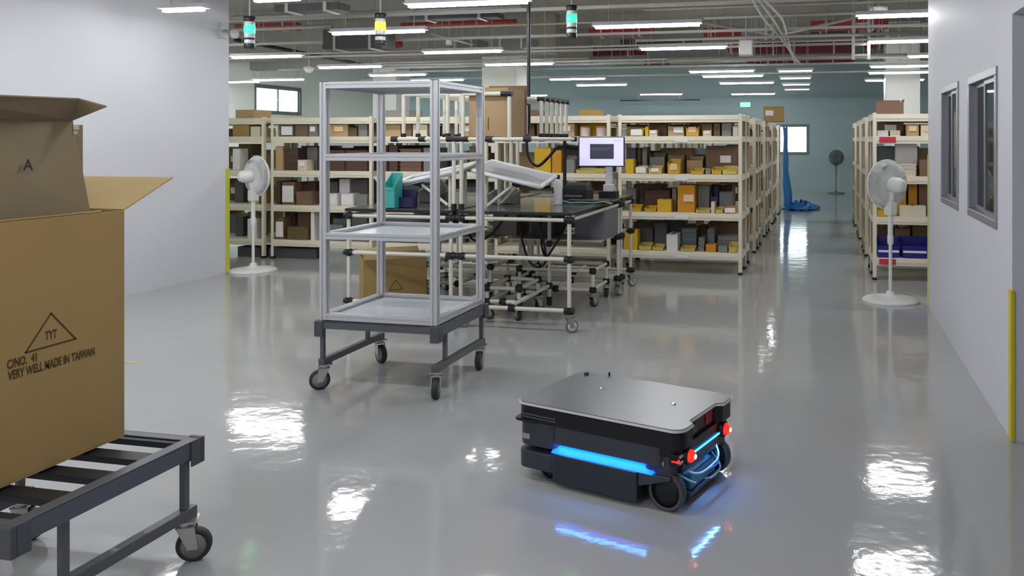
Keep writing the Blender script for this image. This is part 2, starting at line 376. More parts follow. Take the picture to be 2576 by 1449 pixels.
xbox(2040, 2160, 86, 56, 3.9, M_duct, 'black duct left of the grey drop trunk', .4)
xbox(2040, 2235, 74, 50, 3.75, M_red, 'bright red duct beside the grey drop trunk', .2)
xbox(2175, 2222, 120, 96, 3.75, M_maroon, 'maroon duct stub right of the grey drop trunk', .25)
xbox(2182, 2216, 85, 66, 3.8, M_duct, 'small dark duct box right of the grey drop trunk', .3)
xbox(2240, 2345, 90, 58, 3.95, mat('beige_duct', (150, 146, 132), .7), 'beige duct beside the right wall top', .3)
xbox(1030, 1250, 46, 34, 3.2, M_duct, 'dark duct just under the largest tube lamp', .25)
xbox(690, 850, 26, 8, 3.1, M_duct, 'dark duct at the top left behind the rail', .25)
xbox(1240, 1330, 120, 95, 3.35, mat('grey_duct', (120, 120, 116), .7), 'grey duct left of the black hanging pole', .5)
xbox(1130, 1200, 120, 98, 3.35, mat('grey_duct', (120, 120, 116), .7), 'grey duct above the second row lamp', .5)
xrun(590, 1310, 30, 3.15, .022, M_conduit, 'pale conduit passing behind the yellow signal tower')
xrun(590, 835, 70, 3.25, .03, M_conduit, 'pale conduit just under the left red duct')
xrun(1080, 1560, 62, 3.1, .014, mat('beige_conduit', (168, 158, 132), .5), 'thin beige conduit behind the black hanging pole')
xrun(590, 1210, 131, 3.15, .022, M_conduit, 'pale conduit above the left window')
xrun(1320, 2340, 108, 3.05, .018, M_conduit, 'long pale conduit below the right green tower')
xrun(1770, 2340, 36, 3.15, .02, M_conduit, 'upper right long pale conduit near the top edge')
xrun(1620, 2340, 12, 3.2, .014, M_conduit, 'thin conduit along the upper right edge')
xrun(1600, 2340, 92, 3.0, .022, M_conduit, 'pale conduit above the maroon duct')
xrun(1680, 2340, 145, 3.05, .03, M_conduit, 'pale conduit below the maroon duct')
xrun(1540, 1900, 165, 3.15, .03, M_conduit, 'pale conduit left of the bundle foot')
xrun(940, 1480, 152, 3.1, .016, M_conduit, 'thin pale conduit above the pale pillar')
xrun(1560, 1760, 252, 2.75, .02, M_duct, 'thin dark pipe high on the far wall')
for i, (a, c) in enumerate([((1895, 2), (2000, 158)), ((1910, 2), (2006, 158)), ((1925, 2), (2012, 158))]):
    p, q = P(a[0], a[1], 3.02), P(c[0], c[1], 3.02)
    m = p.lerp(q, .5); m.z += .05
    run('flexible_conduit', 'pale flexible conduit, %s from left in the slanting bundle' % ORD[i+1], 'conduit', catmull([p, p.lerp(q, .25)+Vector((.05*(i-1), 0, .05)), m, p.lerp(q, .75)+Vector((-.04*(i-1), 0, 0)), q], 4), .014, M_ivory, 'conduit bundle over the aisle', 3)
p, q = P(592, 100, 3.3), P(925, 165, 3.3); run('black_conduit', 'black conduit slanting behind the left green signal tower', 'conduit', [p, p.lerp(q, .5), q], .035, M_blackm, None, 3)
p, q = P(1775, 58, 3.3), P(1925, 84, 3.3); run('brace_rod', 'long brace rod left of the conduit bundle', 'rod', [p, p.lerp(q, .5), q], .025, M_conduit, 'ceiling brace rods', 2)
p, q = P(1960, 88, 3.3), P(2150, 45, 3.3); run('brace_rod', 'long brace rod right of the conduit bundle', 'rod', [p, p.lerp(q, .5), q], .025, M_conduit, 'ceiling brace rods', 2)
p, q = P(1085, 85, 3.2), P(1188, 112, 3.2); run('brace_rod', 'long brace rod left of the black hanging pole', 'rod', [p, p.lerp(q, .5), q], .018, M_conduit, 'ceiling brace rods', 2)
for px, y0, y1, lab in [(2166, 0, 150, 'wide grey ladder trunk hanging left of the right wall'), (1936, 88, 100, 'slim grey drop trunk over the aisle')]:
    Y = 11.6; X = XY(px, Y); zb = ZP(X, Y, y1); w_ = .10 if px > 2000 else .05
    t = thing('drop_trunk', lab, 'trunk', (X, Y, zb))
    for s in (-1, 1): MB().box(s*w_-.02, s*w_+.02, -.025, .025, 0, ZS-zb).obj('side_rail', M_conduit, t)
    for k in range(int((ZS-zb)/.14)): MB().box(-w_+.02, w_-.02, -.01, .01, .05+k*.14, .075+k*.14).obj('rung', M_conduit, t)
# junction box, dome, speakers
for px, py, Y, s, lab in [(1877, 120, 11.2, .11, 'pale junction box hanging below the pale conduit'), (1130, 105, 12.5, .06, 'tiny box on the ceiling left of the hanging pole')]:
    X = XY(px, Y); z = ZP(X, Y, py)
    t = thing('junction_box', lab, 'box', (X, Y, z-s)); MB().box(-s*.8, s*.8, -s*.5, s*.5, 0, 2*s).obj('box_body', M_conduit, t, .008); MB().box(-s*.7, s*.7, -s*.5-.006, -s*.5, .02, 2*s-.02).obj('cover', M_fan, t); MB().cyl((0, 0, 2*s), (0, 0, ZS-z+s), .01, 6).obj('drop_rod', M_conduit, t)
for px, py, Y, lab in [(2210, 28, 9.6, 'white dome camera on the conduit near the right wall'), (777, 174, 14.2, 'white dome camera beyond the left lamp')]:
    X = XY(px, Y); z = ZP(X, Y, py)
    t = thing('dome_camera', lab, 'camera', (X, Y, z)); MB().lathe([(.02, -.07), (.06, -.055), (.08, -.02), (.082, 0)], n=16).obj('dome', M_fan, t); MB().lathe([(.1, 0), (.1, .04), (.05, .05)], n=16).obj('dome_base', M_fan, t); MB().cyl((0, 0, .05), (0, 0, ZS-z), .012, 8).obj('drop_rod', M_conduit, t)
# wall camera on left white wall
X = XL+.001; Y = YX(560, XL); z = ZP(X, Y, 78)
t = thing('wall_camera', 'small grey camera bracket high on the left white wall', 'camera', (X, Y, z)); MB().box(0, .03, -.06, .06, -.09, .09).obj('back_plate', M_house, t, .004); MB().cyl((.03, 0, 0), (.14, 0, -.02), .018, 8).obj('arm', M_conduit, t); MB().lathe([(.03, -.06), (.05, -.03), (.05, .03), (.02, .05)], (.16, 0, -.03), 14).obj('camera_body', M_house, t)

# signal towers and hanging pole
def signal(px, ytop, ybot, lit, Y, lab):
    X = XY(px, Y); zb, zt = ZP(X, Y, ybot), ZP(X, Y, ytop); H = zt-zb; r = 13.5*(-SN*X+CS*Y)/F
    t = thing('signal_tower', lab, 'signal light', (X, Y, zb), 0, 'signal towers hung from the ceiling')
    clear = mat('clear_lens', (196, 200, 198), .2); cols = {'green': mat('green_lit_lens', (40, 255, 130), .3, emit=(40, 255, 120), es=3.2), 'amber': mat('amber_lit_lens', (255, 190, 60), .3, emit=(255, 178, 40), es=2.6)}
    segs = [('end_cap', 0, .15, M_blackm, 1), ('lens', .15, .27, clear, .95), ('ring', .27, .33, M_blackm, .98), ('lens', .33, .47, clear, .95), ('lens', .47, .72, cols[lit], 1.0), ('lens', .72, .84, clear, .95), ('top_cap', .84, 1.0, M_blackm, 1.05)]
    for n_, a, c, m, k in segs:
        o = MB().lathe([(r*k*.94, a*H), (r*k, a*H+.006), (r*k, c*H-.006), (r*k*.94, c*H)], n=18).obj(n_, m, t)
        if n_ == 'lens' and m is cols[lit]: o['label'] = 'lit %s lens' % lit
    MB().cyl((0, 0, H), (0, 0, ZS-zb), .009, 8).obj('stem', M_conduit, t)
signal(628, 42, 122, 'green', 7.8, 'hanging signal tower lit green, left one near the white wall')
signal(957, 34, 114, 'amber', 7.7, 'hanging signal tower lit amber yellow')
signal(1438, 14, 96, 'green', 7.9, 'hanging signal tower lit green, right of the black pole')
Y = 8.0; X = XY(1330, Y)
t = thing('hanging_pole', 'black pole dropping from the ceiling behind the big carton', 'pole', (X, Y, 1.72))
MB().cyl((0, 0, 0), (0, 0, 1.25), .02, 12).obj('pole_tube', M_blackm, t); MB().cyl((0, 0, 1.25), (0, 0, ZS-1.72), .012, 10).obj('upper_rod', M_duct, t)

# ------------------------------------------------------------------ racks
LV = [.255, .72, 1.18, 1.635, 1.885]       # shelf surfaces
RW, RD, RH = 1.5, .48, 1.90
def make_rack(name='shelving_rack'):
    t = thing(name, 'x', 'rack')
    for x in (0, RW):
        for y in (0, RD):
            s = 1 if x == 0 else -1; q = 1 if y == 0 else -1; b = MB()
            xa, xb = sorted((x, x+s*.042)); ya, yb = sorted((y, y+q*.042))
            b.box(xa, xb, min(y, y+q*.004), max(y, y+q*.004), .03, RH); b.box(min(x, x+s*.004), max(x, x+s*.004), ya, yb, .03, RH)
            b.obj('post', M_cream, t)
            b = MB(); b.box(xa-.004, xb+.004, ya-.004, yb+.004, 0, .03); b.obj('foot', M_black, t)
    for z in LV:
        b = MB(); b.box(.006, RW-.006, .006, RD-.006, z-.018, z)
        b.box(.0421, RW-.0421, -.003, .018, z-.085, z-.004); b.box(.0421, RW-.0421, RD-.018, RD+.003, z-.085, z-.004)
        b.box(.0421, RW-.0421, -.008, -.003, z-.055, z-.035)
        b.box(-.001, .016, .0421, RD-.0421, z-.07, z-.02); b.box(RW-.016, RW+.001, .0421, RD-.0421, z-.07, z-.02)
        b.obj('shelf', M_cream, t)
        if z < 1.8: MB().box(.7, .86, -.0125, -.0085, z-.07, z-.02).obj('shelf_tag', M_white, t)
    return t
rack0 = make_rack(); first = [True]
def rack(x, y, lab, g):
    if first[0]: o = rack0; first[0] = False; o.location = (x, y, 0)
    else: o = dup(rack0, (x, y, 0))
    o['label'] = lab; o['group'] = g; return o
YF = 9.84
RX = [-.95-1.6*k for k in range(5)]         # right edge of every front rack left of the aisle
names = ['rack left of aisle', 'rack behind tablet', 'rack behind workbench', 'rack behind cart', 'rack behind cart and fan', 'rack behind left fan']
RN = ['A', 'B', 'C', 'E', 'F']
labs = ['cream shelving rack at the aisle corner, full of yellow cartons', 'cream shelving rack behind the tablet screen', 'cream shelving rack behind the cart and the benches',
        'cream shelving rack with brown boxes left of the cart post', 'cream shelving rack at far left behind the left fan']
for k, X in enumerate(RX): rack(X-RW, YF, labs[k], 'front racks left of the aisle')
rack(.53, YF, 'cream shelving rack right of the aisle behind the right fan', 'front racks right of the aisle')
ROWY = [YF+.53, 11.8, 12.33, 13.8, 14.33, 15.9, 16.43, 18.0]
for j, y in enumerate(ROWY):
    n = 5 if j == 0 else (3 if j < 5 else 2)
    for k in range(n): rack(RX[k]-RW, y, 'cream rack, %s row from the front, %s from the aisle, left side' % (ORD[j+2], ORD[k+1]), 'rear racks left of the aisle')
    if j < 7: rack(.53, y, 'cream rack, %s row from the front, right of the aisle' % ORD[j+2], 'rear racks right of the aisle')

# ------------------------------------------------------------------ goods on the racks
CARD = {'yellow': (206, 166, 30), 'orange': (196, 136, 24), 'pale yellow': (208, 188, 96), 'tan': (176, 148, 108), 'brown': (120, 92, 72), 'dark brown': (84, 58, 48),
        'grey': (128, 124, 120), 'dark grey': (84, 84, 84), 'cream': (216, 204, 180), 'white': (222, 218, 216), 'olive': (98, 84, 48), 'blue': (28, 26, 128), 'navy': (34, 26, 76), 'kraft': (168, 134, 92), 'teal': (60, 168, 160), 'slate': (108, 118, 116)}
def cm(c, k='card'): return mat(c.replace(' ', '_')+'_'+k, CARD[c], .75 if k == 'card' else .4, var=.07, scale=9)
M_tape = mat('packing_tape', (190, 164, 110), .25)
def carton(x0, x1, y0, y1, z0, z1, c, label=None, kind='closed', name=None, rz=0):
    W, D, H = x1-x0, y1-y0, z1-z0; W = max(W, .03)
    nm = name or {'closed': 'carton', 'open': 'open_carton', 'bin': 'parts_bin', 'stack': 'tray_stack'}[kind]
    t = bpy.data.objects.new(nm, None); COL.objects.link(t); t.location = ((x0+x1)/2, y0+D/2, z0); t.rotation_euler = (0, 0, rz)
    m = cm(c)
    if kind == 'closed':
        b = MB(); b.box(-W/2, W/2, -D/2, D/2, 0, H-.004); b.box(-W/2, -.001, -D/2, D/2, H-.004, H); b.box(.001, W/2, -D/2, D/2, H-.004, H); b.obj('box_body', m, t, .002)
        if min(W, H) > .08:
            b = MB(); b.box(-.02, .02, -D/2-.001, D/2+.001, H, H+.0008); b.obj('tape', M_tape, t)
    elif kind == 'open':
        th = .004; b = MB(); b.box(-W/2, W/2, -D/2, D/2, 0, th)
        b.box(-W/2, -W/2+th, -D/2, D/2, th, H*.78); b.box(W/2-th, W/2, -D/2, D/2, th, H*.78); b.box(-W/2+th, W/2-th, -D/2, -D/2+th, th, H*.78); b.box(-W/2+th, W/2-th, D/2-th, D/2, th, H*.78)
        b.obj('box_body', m, t)
        fl = min(W*.35, H*.3, .1)
        for s in (-1, 1):
            MB().slab([(s*W/2, -D/2, H*.78), (s*W/2, D/2, H*.78), (s*(W/2-.0+fl*.15), D/2, H*.78+fl*.7), (s*(W/2+fl*.15), -D/2, H*.78+fl*.7)], .003).obj('flap', m, t)
        MB().slab([(-W/2, D/2, H*.78), (W/2, D/2, H*.78), (W/2*.95, D/2+.02, H), (-W/2*.95, D/2+.02, H)], .003).obj('flap', m, t)
    elif kind == 'bin':
        m = cm(c, 'plastic'); th = .004; b = MB(); k = .9
        b.hexa([(-W/2*k, -D/2, 0), (W/2*k, -D/2, 0), (W/2*k, D/2, 0), (-W/2*k, D/2, 0)], [(-W/2*k, -D/2, th), (W/2*k, -D/2, th), (W/2*k, D/2, th), (-W/2*k, D/2, th)])
        for s in (-1, 1): b.hexa([(s*W/2*k-th, -D/2, 0), (s*W/2*k+th, -D/2, 0), (s*W/2*k+th, D/2, 0), (s*W/2*k-th, D/2, 0)], [(s*W/2-th, -D/2+.01, H*.7), (s*W/2+th, -D/2+.01, H*.7), (s*W/2+th, D/2, H), (s*W/2-th, D/2, H)])
        b.box(-W/2*k, W/2*k, -D/2, -D/2+th, 0, H*.6); b.box(-W/2, W/2, D/2-th, D/2, 0, H)
        b.box(-W/2*k-.004, W/2*k+.004, -D/2-.006, -D/2, H*.52, H*.6)
        b.obj('bin_body', m, t)
    elif kind == 'stack':
        n = max(2, int(H/.045)); m = cm(c, 'plastic')
        for k in range(n):
            z = H*k/n; h1 = H/n
            b = MB(); b.hexa([(-W/2*.93, -D/2*.93, z), (W/2*.93, -D/2*.93, z), (W/2*.93, D/2*.93, z), (-W/2*.93, D/2*.93, z)], [(-W/2*.95, -D/2*.95, z+h1*.7), (W/2*.95, -D/2*.95, z+h1*.7), (W/2*.95, D/2*.95, z+h1*.7), (-W/2*.95, D/2*.95, z+h1*.7)])
            b.box(-W/2, W/2, -D/2, D/2, z+h1*.7, z+h1*.95); b.obj('tray', m, t)
    if label:
        lw = min(W*.6, .13); lh = min(H*.42, .085); lx = {'l': -W*.2, 'r': W*.15, 'c': 0}[label[0]]; lz = H*(.28 if kind != 'closed' else .4)
        if 'f' in label: lw, lh, lx, lz = W*.86, H*.72, 0, H*.12
        cc = M_white if 'w' in label or 'f' in label else mat('peach_label', (232, 196, 150), .7)
        MB().box(lx-lw/2, lx+lw/2, -D/2-.008, -D/2-.0065, lz, lz+lh).obj('paper_label', cc, t)
    return t
KN = {'closed': 'carton', 'open': 'open carton', 'bin': 'bin', 'stack': 'tray stack'}
LN = {0: 'bottom shelf', 1: 'second shelf', 2: 'middle shelf', 3: 'fourth shelf', 4: 'top shelf'}
# (x0, x1, ytop, colour, kind, depth flag b/f/m, label)
GOODS = {
 ('A', 4): [],
 ('A', 3): [(1577, 1620, 306, 'tan', 'open', 'b', ''), (1585, 1618, 322, 'pale yellow', 'bin', 'f', 'cf'), (1622, 1632, 318, 'yellow', 'closed', 'f', ''), (1632, 1653, 327, 'cream', 'closed', 'f', 'cw'), (1632, 1678, 304, 'brown', 'closed', 'b', ''), (1680, 1721, 308, 'tan', 'open', 'm', 'rw'), (1725, 1758, 306, 'yellow', 'bin', 'm', 'c'), (1763, 1792, 305, 'tan', 'closed', 'b', ''), (1768, 1790, 328, 'cream', 'closed', 'f', 'cw'), (1795, 1812, 302, 'olive', 'closed', 'm', ''), (1815, 1840, 303, 'grey', 'closed', 'm', ''), (1843, 1856, 318, 'cream', 'closed', 'f', '')],
 ('A', 2): [(1573, 1594, 400, 'yellow', 'closed', 'f', ''), (1572, 1600, 372, 'dark grey', 'closed', 'b', ''), (1598, 1626, 417, 'cream', 'bin', 'f', 'cf'), (1603, 1613, 372, 'dark brown', 'closed', 'b', ''), (1615, 1628, 370, 'grey', 'closed', 'b', ''), (1631, 1664, 417, 'pale yellow', 'bin', 'f', 'cw'), (1634, 1672, 384, 'grey', 'open', 'b', ''), (1679, 1710, 400, 'yellow', 'bin', 'f', 'c'), (1680, 1722, 390, 'brown', 'closed', 'b', ''), (1727, 1768, 394, 'tan', 'open', 'b', ''), (1738, 1770, 423, 'yellow', 'bin', 'f', ''), (1775, 1853, 367, 'brown', 'closed', 'b', 'rw'), (1774, 1788, 424, 'grey', 'closed', 'f', ''), (1790, 1815, 420, 'yellow', 'bin', 'f', ''), (1817, 1854, 418, 'pale yellow', 'bin', 'f', '')],
 ('A', 1): [(1571, 1600, 474, 'grey', 'closed', 'b', ''), (1583, 1612, 516, 'yellow', 'bin', 'f', ''), (1622, 1686, 478, 'dark brown', 'closed', 'b', ''), (1622, 1650, 519, 'yellow', 'bin', 'f', ''), (1653, 1689, 502, 'yellow', 'closed', 'f', ''), (1690, 1702, 474, 'grey', 'closed', 'b', ''), (1704, 1748, 466, 'orange', 'closed', 'm', 'r'), (1752, 1785, 467, 'grey', 'closed', 'b', ''), (1750, 1786, 525, 'pale yellow', 'bin', 'f', ''), (1788, 1806, 470, 'navy', 'bin', 'b', ''), (1788, 1798, 508, 'cream', 'closed', 'f', ''), (1809, 1840, 483, 'slate', 'closed', 'b', ''), (1800, 1818, 522, 'pale yellow', 'bin', 'f', ''), (1821, 1852, 520, 'orange', 'bin', 'f', 'cf')],
 ('A', 0): [(1568, 1604, 578, 'yellow', 'closed', 'f', ''), (1611, 1643, 575, 'dark grey', 'closed', 'b', ''), (1607, 1638, 613, 'pale yellow', 'bin', 'f', ''), (1646, 1677, 562, 'dark grey', 'closed', 'b', ''), (1641, 1668, 617, 'pale yellow', 'bin', 'f', ''), (1676, 1705, 590, 'white', 'closed', 'm', ''), (1714, 1753, 575, 'slate', 'stack', 'b', ''), (1712, 1748, 621, 'pale yellow', 'bin', 'f', ''), (1756, 1772, 598, 'grey', 'stack', 'm', ''), (1775, 1798, 576, 'slate', 'closed', 'b', ''), (1775, 1801, 615, 'orange', 'closed', 'f', ''), (1804, 1855, 593, 'grey', 'stack', 'b', ''), (1806, 1830, 620, 'grey', 'closed', 'f', ''), (1833, 1853, 612, 'pale yellow', 'bin', 'f', '')],
 ('B', 4): [(1455, 1500, 275, 'kraft', 'closed', 'm', ''), (1310, 1350, 277, 'brown', 'closed', 'm', '')],
 ('B', 3): [(1450, 1524, 302, 'yellow', 'closed', 'b', ''), (1400, 1445, 308, 'tan', 'closed', 'm', 'cw'), (1350, 1396, 306, 'olive', 'closed', 'm', ''), (1300, 1345, 308, 'brown', 'closed', 'b', '')],
 ('B', 2): [(1344, 1386, 372, 'yellow', 'closed', 'f', ''), (1388, 1412, 378, 'orange', 'closed', 'f', ''), (1415, 1445, 400, 'grey', 'closed', 'm', ''), (1448, 1522, 424, 'pale yellow', 'bin', 'f', ''), (1460, 1500, 385, 'brown', 'closed', 'b', '')],
 ('B', 1): [(1470, 1524, 480, 'brown', 'closed', 'b', ''), (1400, 1462, 474, 'dark grey', 'closed', 'b', ''), (1330, 1390, 480, 'grey', 'closed', 'b', '')],
 ('B', 0): [(1440, 1520, 575, 'grey', 'closed', 'b', ''), (1370, 1430, 580, 'olive', 'closed', 'b', ''), (1310, 1360, 575, 'dark grey', 'closed', 'b', '')],
 ('C', 3): [(1215, 1255, 300, 'brown', 'closed', 'm', ''), (1160, 1205, 308, 'tan', 'closed', 'm', 'cw'), (1110, 1150, 305, 'grey', 'closed', 'b', '')],
 ('C', 2): [(1215, 1235, 385, 'dark brown', 'closed', 'b', ''), (1180, 1208, 368, 'olive', 'closed', 'm', ''), (1150, 1176, 380, 'grey', 'closed', 'b', '')],
 ('C', 1): [(1170, 1240, 470, 'dark grey', 'closed', 'b', ''), (1110, 1160, 475, 'grey', 'closed', 'b', '')],
 ('C', 0): [(1180, 1240, 560, 'grey', 'closed', 'b', ''), (1110, 1170, 565, 'dark grey', 'closed', 'b', '')],
 ('D', 4): [(962, 1030, 277, 'grey', 'closed', 'm', '')],
 ('D', 3): [(962, 1008, 292, 'tan', 'closed', 'm', ''), (1012, 1036, 303, 'brown', 'closed', 'm', ''), (1038, 1075, 298, 'cream', 'closed', 'm', ''), (1078, 1090, 303, 'grey', 'closed', 'f', '')],
 ('D', 2): [(962, 975, 365, 'dark brown', 'closed', 'm', ''), (978, 1000, 366, 'dark brown', 'closed', 'm', ''), (1004, 1060, 374, 'brown', 'stack', 'm', ''), (1065, 1095, 372, 'grey', 'closed', 'm', '')],
 ('D', 1): [(962, 1010, 470, 'grey', 'closed', 'b', ''), (1015, 1085, 465, 'dark grey', 'closed', 'b', '')],
 ('D', 0): [(960, 1045, 540, 'dark grey', 'closed', 'm', ''), (1050, 1090, 540, 'slate', 'closed', 'm', '')],
 ('E', 4): [],
 ('E', 3): [(675, 700, 296, 'cream', 'closed', 'f', 'cw'), (706, 739, 294, 'dark grey', 'closed', 'f', 'cf'), (742, 775, 299, 'brown', 'closed', 'm', ''), (776, 798, 298, 'grey', 'closed', 'f', 'cw'), (812, 875, 310, 'tan', 'closed', 'f', 'r'), (815, 860, 298, 'brown', 'closed', 'b', ''), (878, 898, 305, 'olive', 'open', 'm', ''), (901, 924, 302, 'grey', 'closed', 'm', '')],
 ('E', 2): [(680, 711, 368, 'tan', 'closed', 'f', ''), (713, 750, 372, 'dark brown', 'stack', 'm', ''), (752, 798, 370, 'grey', 'closed', 'b', ''), (747, 772, 402, 'cream', 'closed', 'f', 'cw'), (812, 866, 378, 'dark brown', 'closed', 'f', ''), (869, 924, 378, 'dark brown', 'closed', 'm', ''), (885, 905, 370, 'tan', 'closed', 'b', '')],
 ('E', 1): [(673, 706, 456, 'dark brown', 'closed', 'm', ''), (708, 742, 458, 'brown', 'stack', 'f', 'cf'), (745, 784, 482, 'brown', 'closed', 'f', ''), (745, 795, 458, 'dark brown', 'closed', 'b', ''), (815, 850, 458, 'dark grey', 'closed', 'b', ''), (820, 848, 487, 'white', 'closed', 'f', 'cf'), (853, 880, 450, 'white', 'closed', 'b', ''), (857, 889, 487, 'white', 'closed', 'f', 'cf'), (883, 925, 452, 'dark grey', 'closed', 'b', ''), (895, 924, 489, 'grey', 'closed', 'f', '')],
 ('E', 0): [(676, 742, 532, 'dark brown', 'closed', 'b', ''), (683, 715, 549, 'brown', 'stack', 'f', 'cf'), (722, 775, 571, 'olive', 'closed', 'f', ''), (748, 779, 533, 'brown', 'closed', 'b', ''), (781, 791, 528, 'white', 'closed', 'f', ''), (822, 862, 566, 'slate', 'closed', 'f', ''), (838, 878, 535, 'slate', 'open', 'b', ''), (884, 924, 545, 'dark grey', 'closed', 'm', '')],
 ('F', 4): [(592, 640, 276, 'tan', 'closed', 'm', ''), (642, 662, 272, 'tan', 'closed', 'b', '')],
 ('F', 3): [(585, 627, 302, 'kraft', 'closed', 'f', ''), (629, 652, 300, 'brown', 'closed', 'b', ''), (630, 655, 318, 'cream', 'closed', 'f', '')],
 ('F', 2): [(585, 604, 374, 'white', 'closed', 'f', ''), (600, 634, 362, 'olive', 'closed', 'b', ''), (588, 612, 396, 'dark brown', 'closed', 'm', ''), (630, 655, 390, 'tan', 'closed', 'b', '')],
 ('F', 1): [(590, 612, 455, 'dark grey', 'closed', 'b', ''), (624, 652, 470, 'tan', 'closed', 'm', '')],
 ('F', 0): [(592, 612, 545, 'dark grey', 'closed', 'b', ''), (622, 646, 551, 'white', 'closed', 'f', ''), (626, 652, 535, 'slate', 'closed', 'b', '')],
 ('G', 4): [(2204, 2274, 249, 'brown', 'open', 'm', '')],
 ('G', 3): [(2206, 2274, 295, 'brown', 'closed', 'b', 'cw'), (2207, 2236, 328, 'white', 'stack', 'f', ''), (2238, 2266, 328, 'cream', 'stack', 'f', ''), (2280, 2312, 312, 'tan', 'closed', 'f', 'c'), (2316, 2350, 314, 'cream', 'closed', 'f', 'c')],
 ('G', 2): [(2224, 2308, 362, 'white', 'closed', 'b', ''), (2262, 2306, 412, 'cream', 'stack', 'f', ''), (2212, 2256, 408, 'grey', 'open', 'm', ''), (2310, 2350, 402, 'brown', 'closed', 'm', '')],
 ('G', 1): [(2250, 2280, 462, 'yellow', 'closed', 'b', ''), (2285, 2308, 463, 'orange', 'closed', 'b', ''), (2311, 2350, 462, 'brown', 'closed', 'b', ''), (2282, 2330, 486, 'tan', 'stack', 'm', ''), (2203, 2240, 516, 'yellow', 'bin', 'f', ''), (2264, 2330, 518, 'cream', 'closed', 'f', '')],
 ('G', 0): [(2203, 2265, 598, 'blue', 'bin', 'f', ''), (2268, 2335, 598, 'blue', 'bin', 'f', ''), (2208, 2232, 570, 'dark brown', 'closed', 'b', ''), (2250, 2290, 575, 'brown', 'closed', 'b', ''), (2295, 2345, 568, 'olive', 'closed', 'b', '')],
}
SHORT = {'A': 'rack left of aisle', 'B': 'rack behind tablet', 'C': 'rack behind big carton', 'D': 'second rack left of workbench', 'E': 'rack left of cart', 'F': 'rack behind left fan', 'G': 'rack right of aisle'}
SHORT['C'] = 'rack behind cart'
for _l in range(5): GOODS[('C', _l)] = GOODS.get(('C', _l), [])+GOODS.pop(('D', _l), [])
BACKC = []
for (rk, lv), items in GOODS.items():
    z0 = LV[lv]+.001; rx0, rx1 = ((RX[RN.index(rk)]-RW), RX[RN.index(rk)]) if rk != 'G' else (.53, .53+RW)
    cnt = {}
    last = {}
    for it in sorted(items):
        x0p, x1p, yt, c, kind, dp, lb = it
        y0, y1 = {'f': (YF+.03, YF+.2), 'b': (YF+.235, YF+.44), 'm': (YF+.05, YF+.41)}[dp]
        X0, X1 = XY(x0p, y0), XY(x1p, y0); X0 = max(X0, rx0+.048); X1 = min(X1, rx1-.048)
        for q, v in last.items():            # keep neighbours in the same depth band apart
            if (dp == 'm' or q == 'm' or q == dp) and X0 < v+.004: X0 = v+.004
        if X1-X0 < .03: continue
        for q in ([dp] if dp != 'm' else ['f', 'b', 'm']): last[q] = max(last.get(q, -99), X1)
        xm = (X0+X1)/2; z1 = min(ZP(xm, y0, yt), (LV[lv+1]-.09) if lv < 4 else 9); z1 = max(z1, z0+.04)
        if lv < 4 and kind == 'open': z1 = min(z1, LV[lv+1]-.1)
        t = carton(X0+.003, X1-.003, y0, y1, z0, z1, c, lb, kind)
        key = (c, kind); cnt.setdefault(key, []).append(t)
        if rk == 'G' and lv == 0 and kind == 'bin':
            W = X1-X0; MB().box(-W*.44, W*.44, -(y1-y0)/2-.008, -(y1-y0)/2-.0065, .06, .085).obj('white_stripe', M_white, t)
    for (c, kind), ts in cnt.items():
        for i, t in enumerate(ts):
            o = '' if len(ts) == 1 else ('left ' if i == 0 and len(ts) == 2 else 'right ' if len(ts) == 2 else ORD[i+1]+' ')
            tag(t, '%s%s %s on %s of the %s' % (o, c, KN[kind], LN[lv], SHORT[rk]), 'bin' if kind == 'bin' else 'tray' if kind == 'stack' else 'box', 'goods on %s, %s' % (LN[lv], SHORT[rk]))
# rear rows: larger plain boxes seen between the front goods and at the aisle ends
random.seed(11)
CH_ = ['brown', 'tan', 'grey', 'dark brown', 'olive', 'cream', 'kraft', 'slate']
for j, y in enumerate(ROWY):
    n = 5 if j == 0 else 1
    cells = [(RX[k]-RW, k) for k in range(n)]+([(.53, -1)] if j < 7 else [])
    for rx, k in cells:
        for lv in range(4):
            room = LV[lv+1]-.09-LV[lv]; x = rx+.06
            lim = rx+RW-.06
            if j > 0 and k == 0: x = rx+RW-.85
            if k == -1 and j > 0: lim = rx+.85
            ts = []
            while True:
                ww = random.uniform(.26, .42)
                if x+ww > lim: break
                c = random.choice(CH_); hh = room*random.uniform(.6, .93)
                t = carton(x, x+ww, y+.05, y+.43, LV[lv]+.001, LV[lv]+hh, c, 'cw' if random.random() < .3 else '', 'closed'); ts.append((t, c)); x += ww+.02
            for i, (t, c) in enumerate(ts):
                where = ('%s from left, %s rack row right of aisle' % (ORD[i+1], ORD[j+2])) if k == -1 else ('%s from aisle, %s rack row, left side' % (ORD[len(ts)-i], ORD[j+2]) if j else '%s from left, behind the %s' % (ORD[i+1], SHORT[RN[k]]))
                tag(t, '%s carton, %s, %s' % (c, LN[lv], where), 'box', 'cartons on the rear racks')
x = XY(1945, 13.8); t = carton(x-.16, x+.16, 13.85, 14.2, LV[4]+.001, LV[4]+.25, 'kraft', 'lw'); tag(t, 'orange-brown carton with white label on top of rear rack beside aisle', 'box')
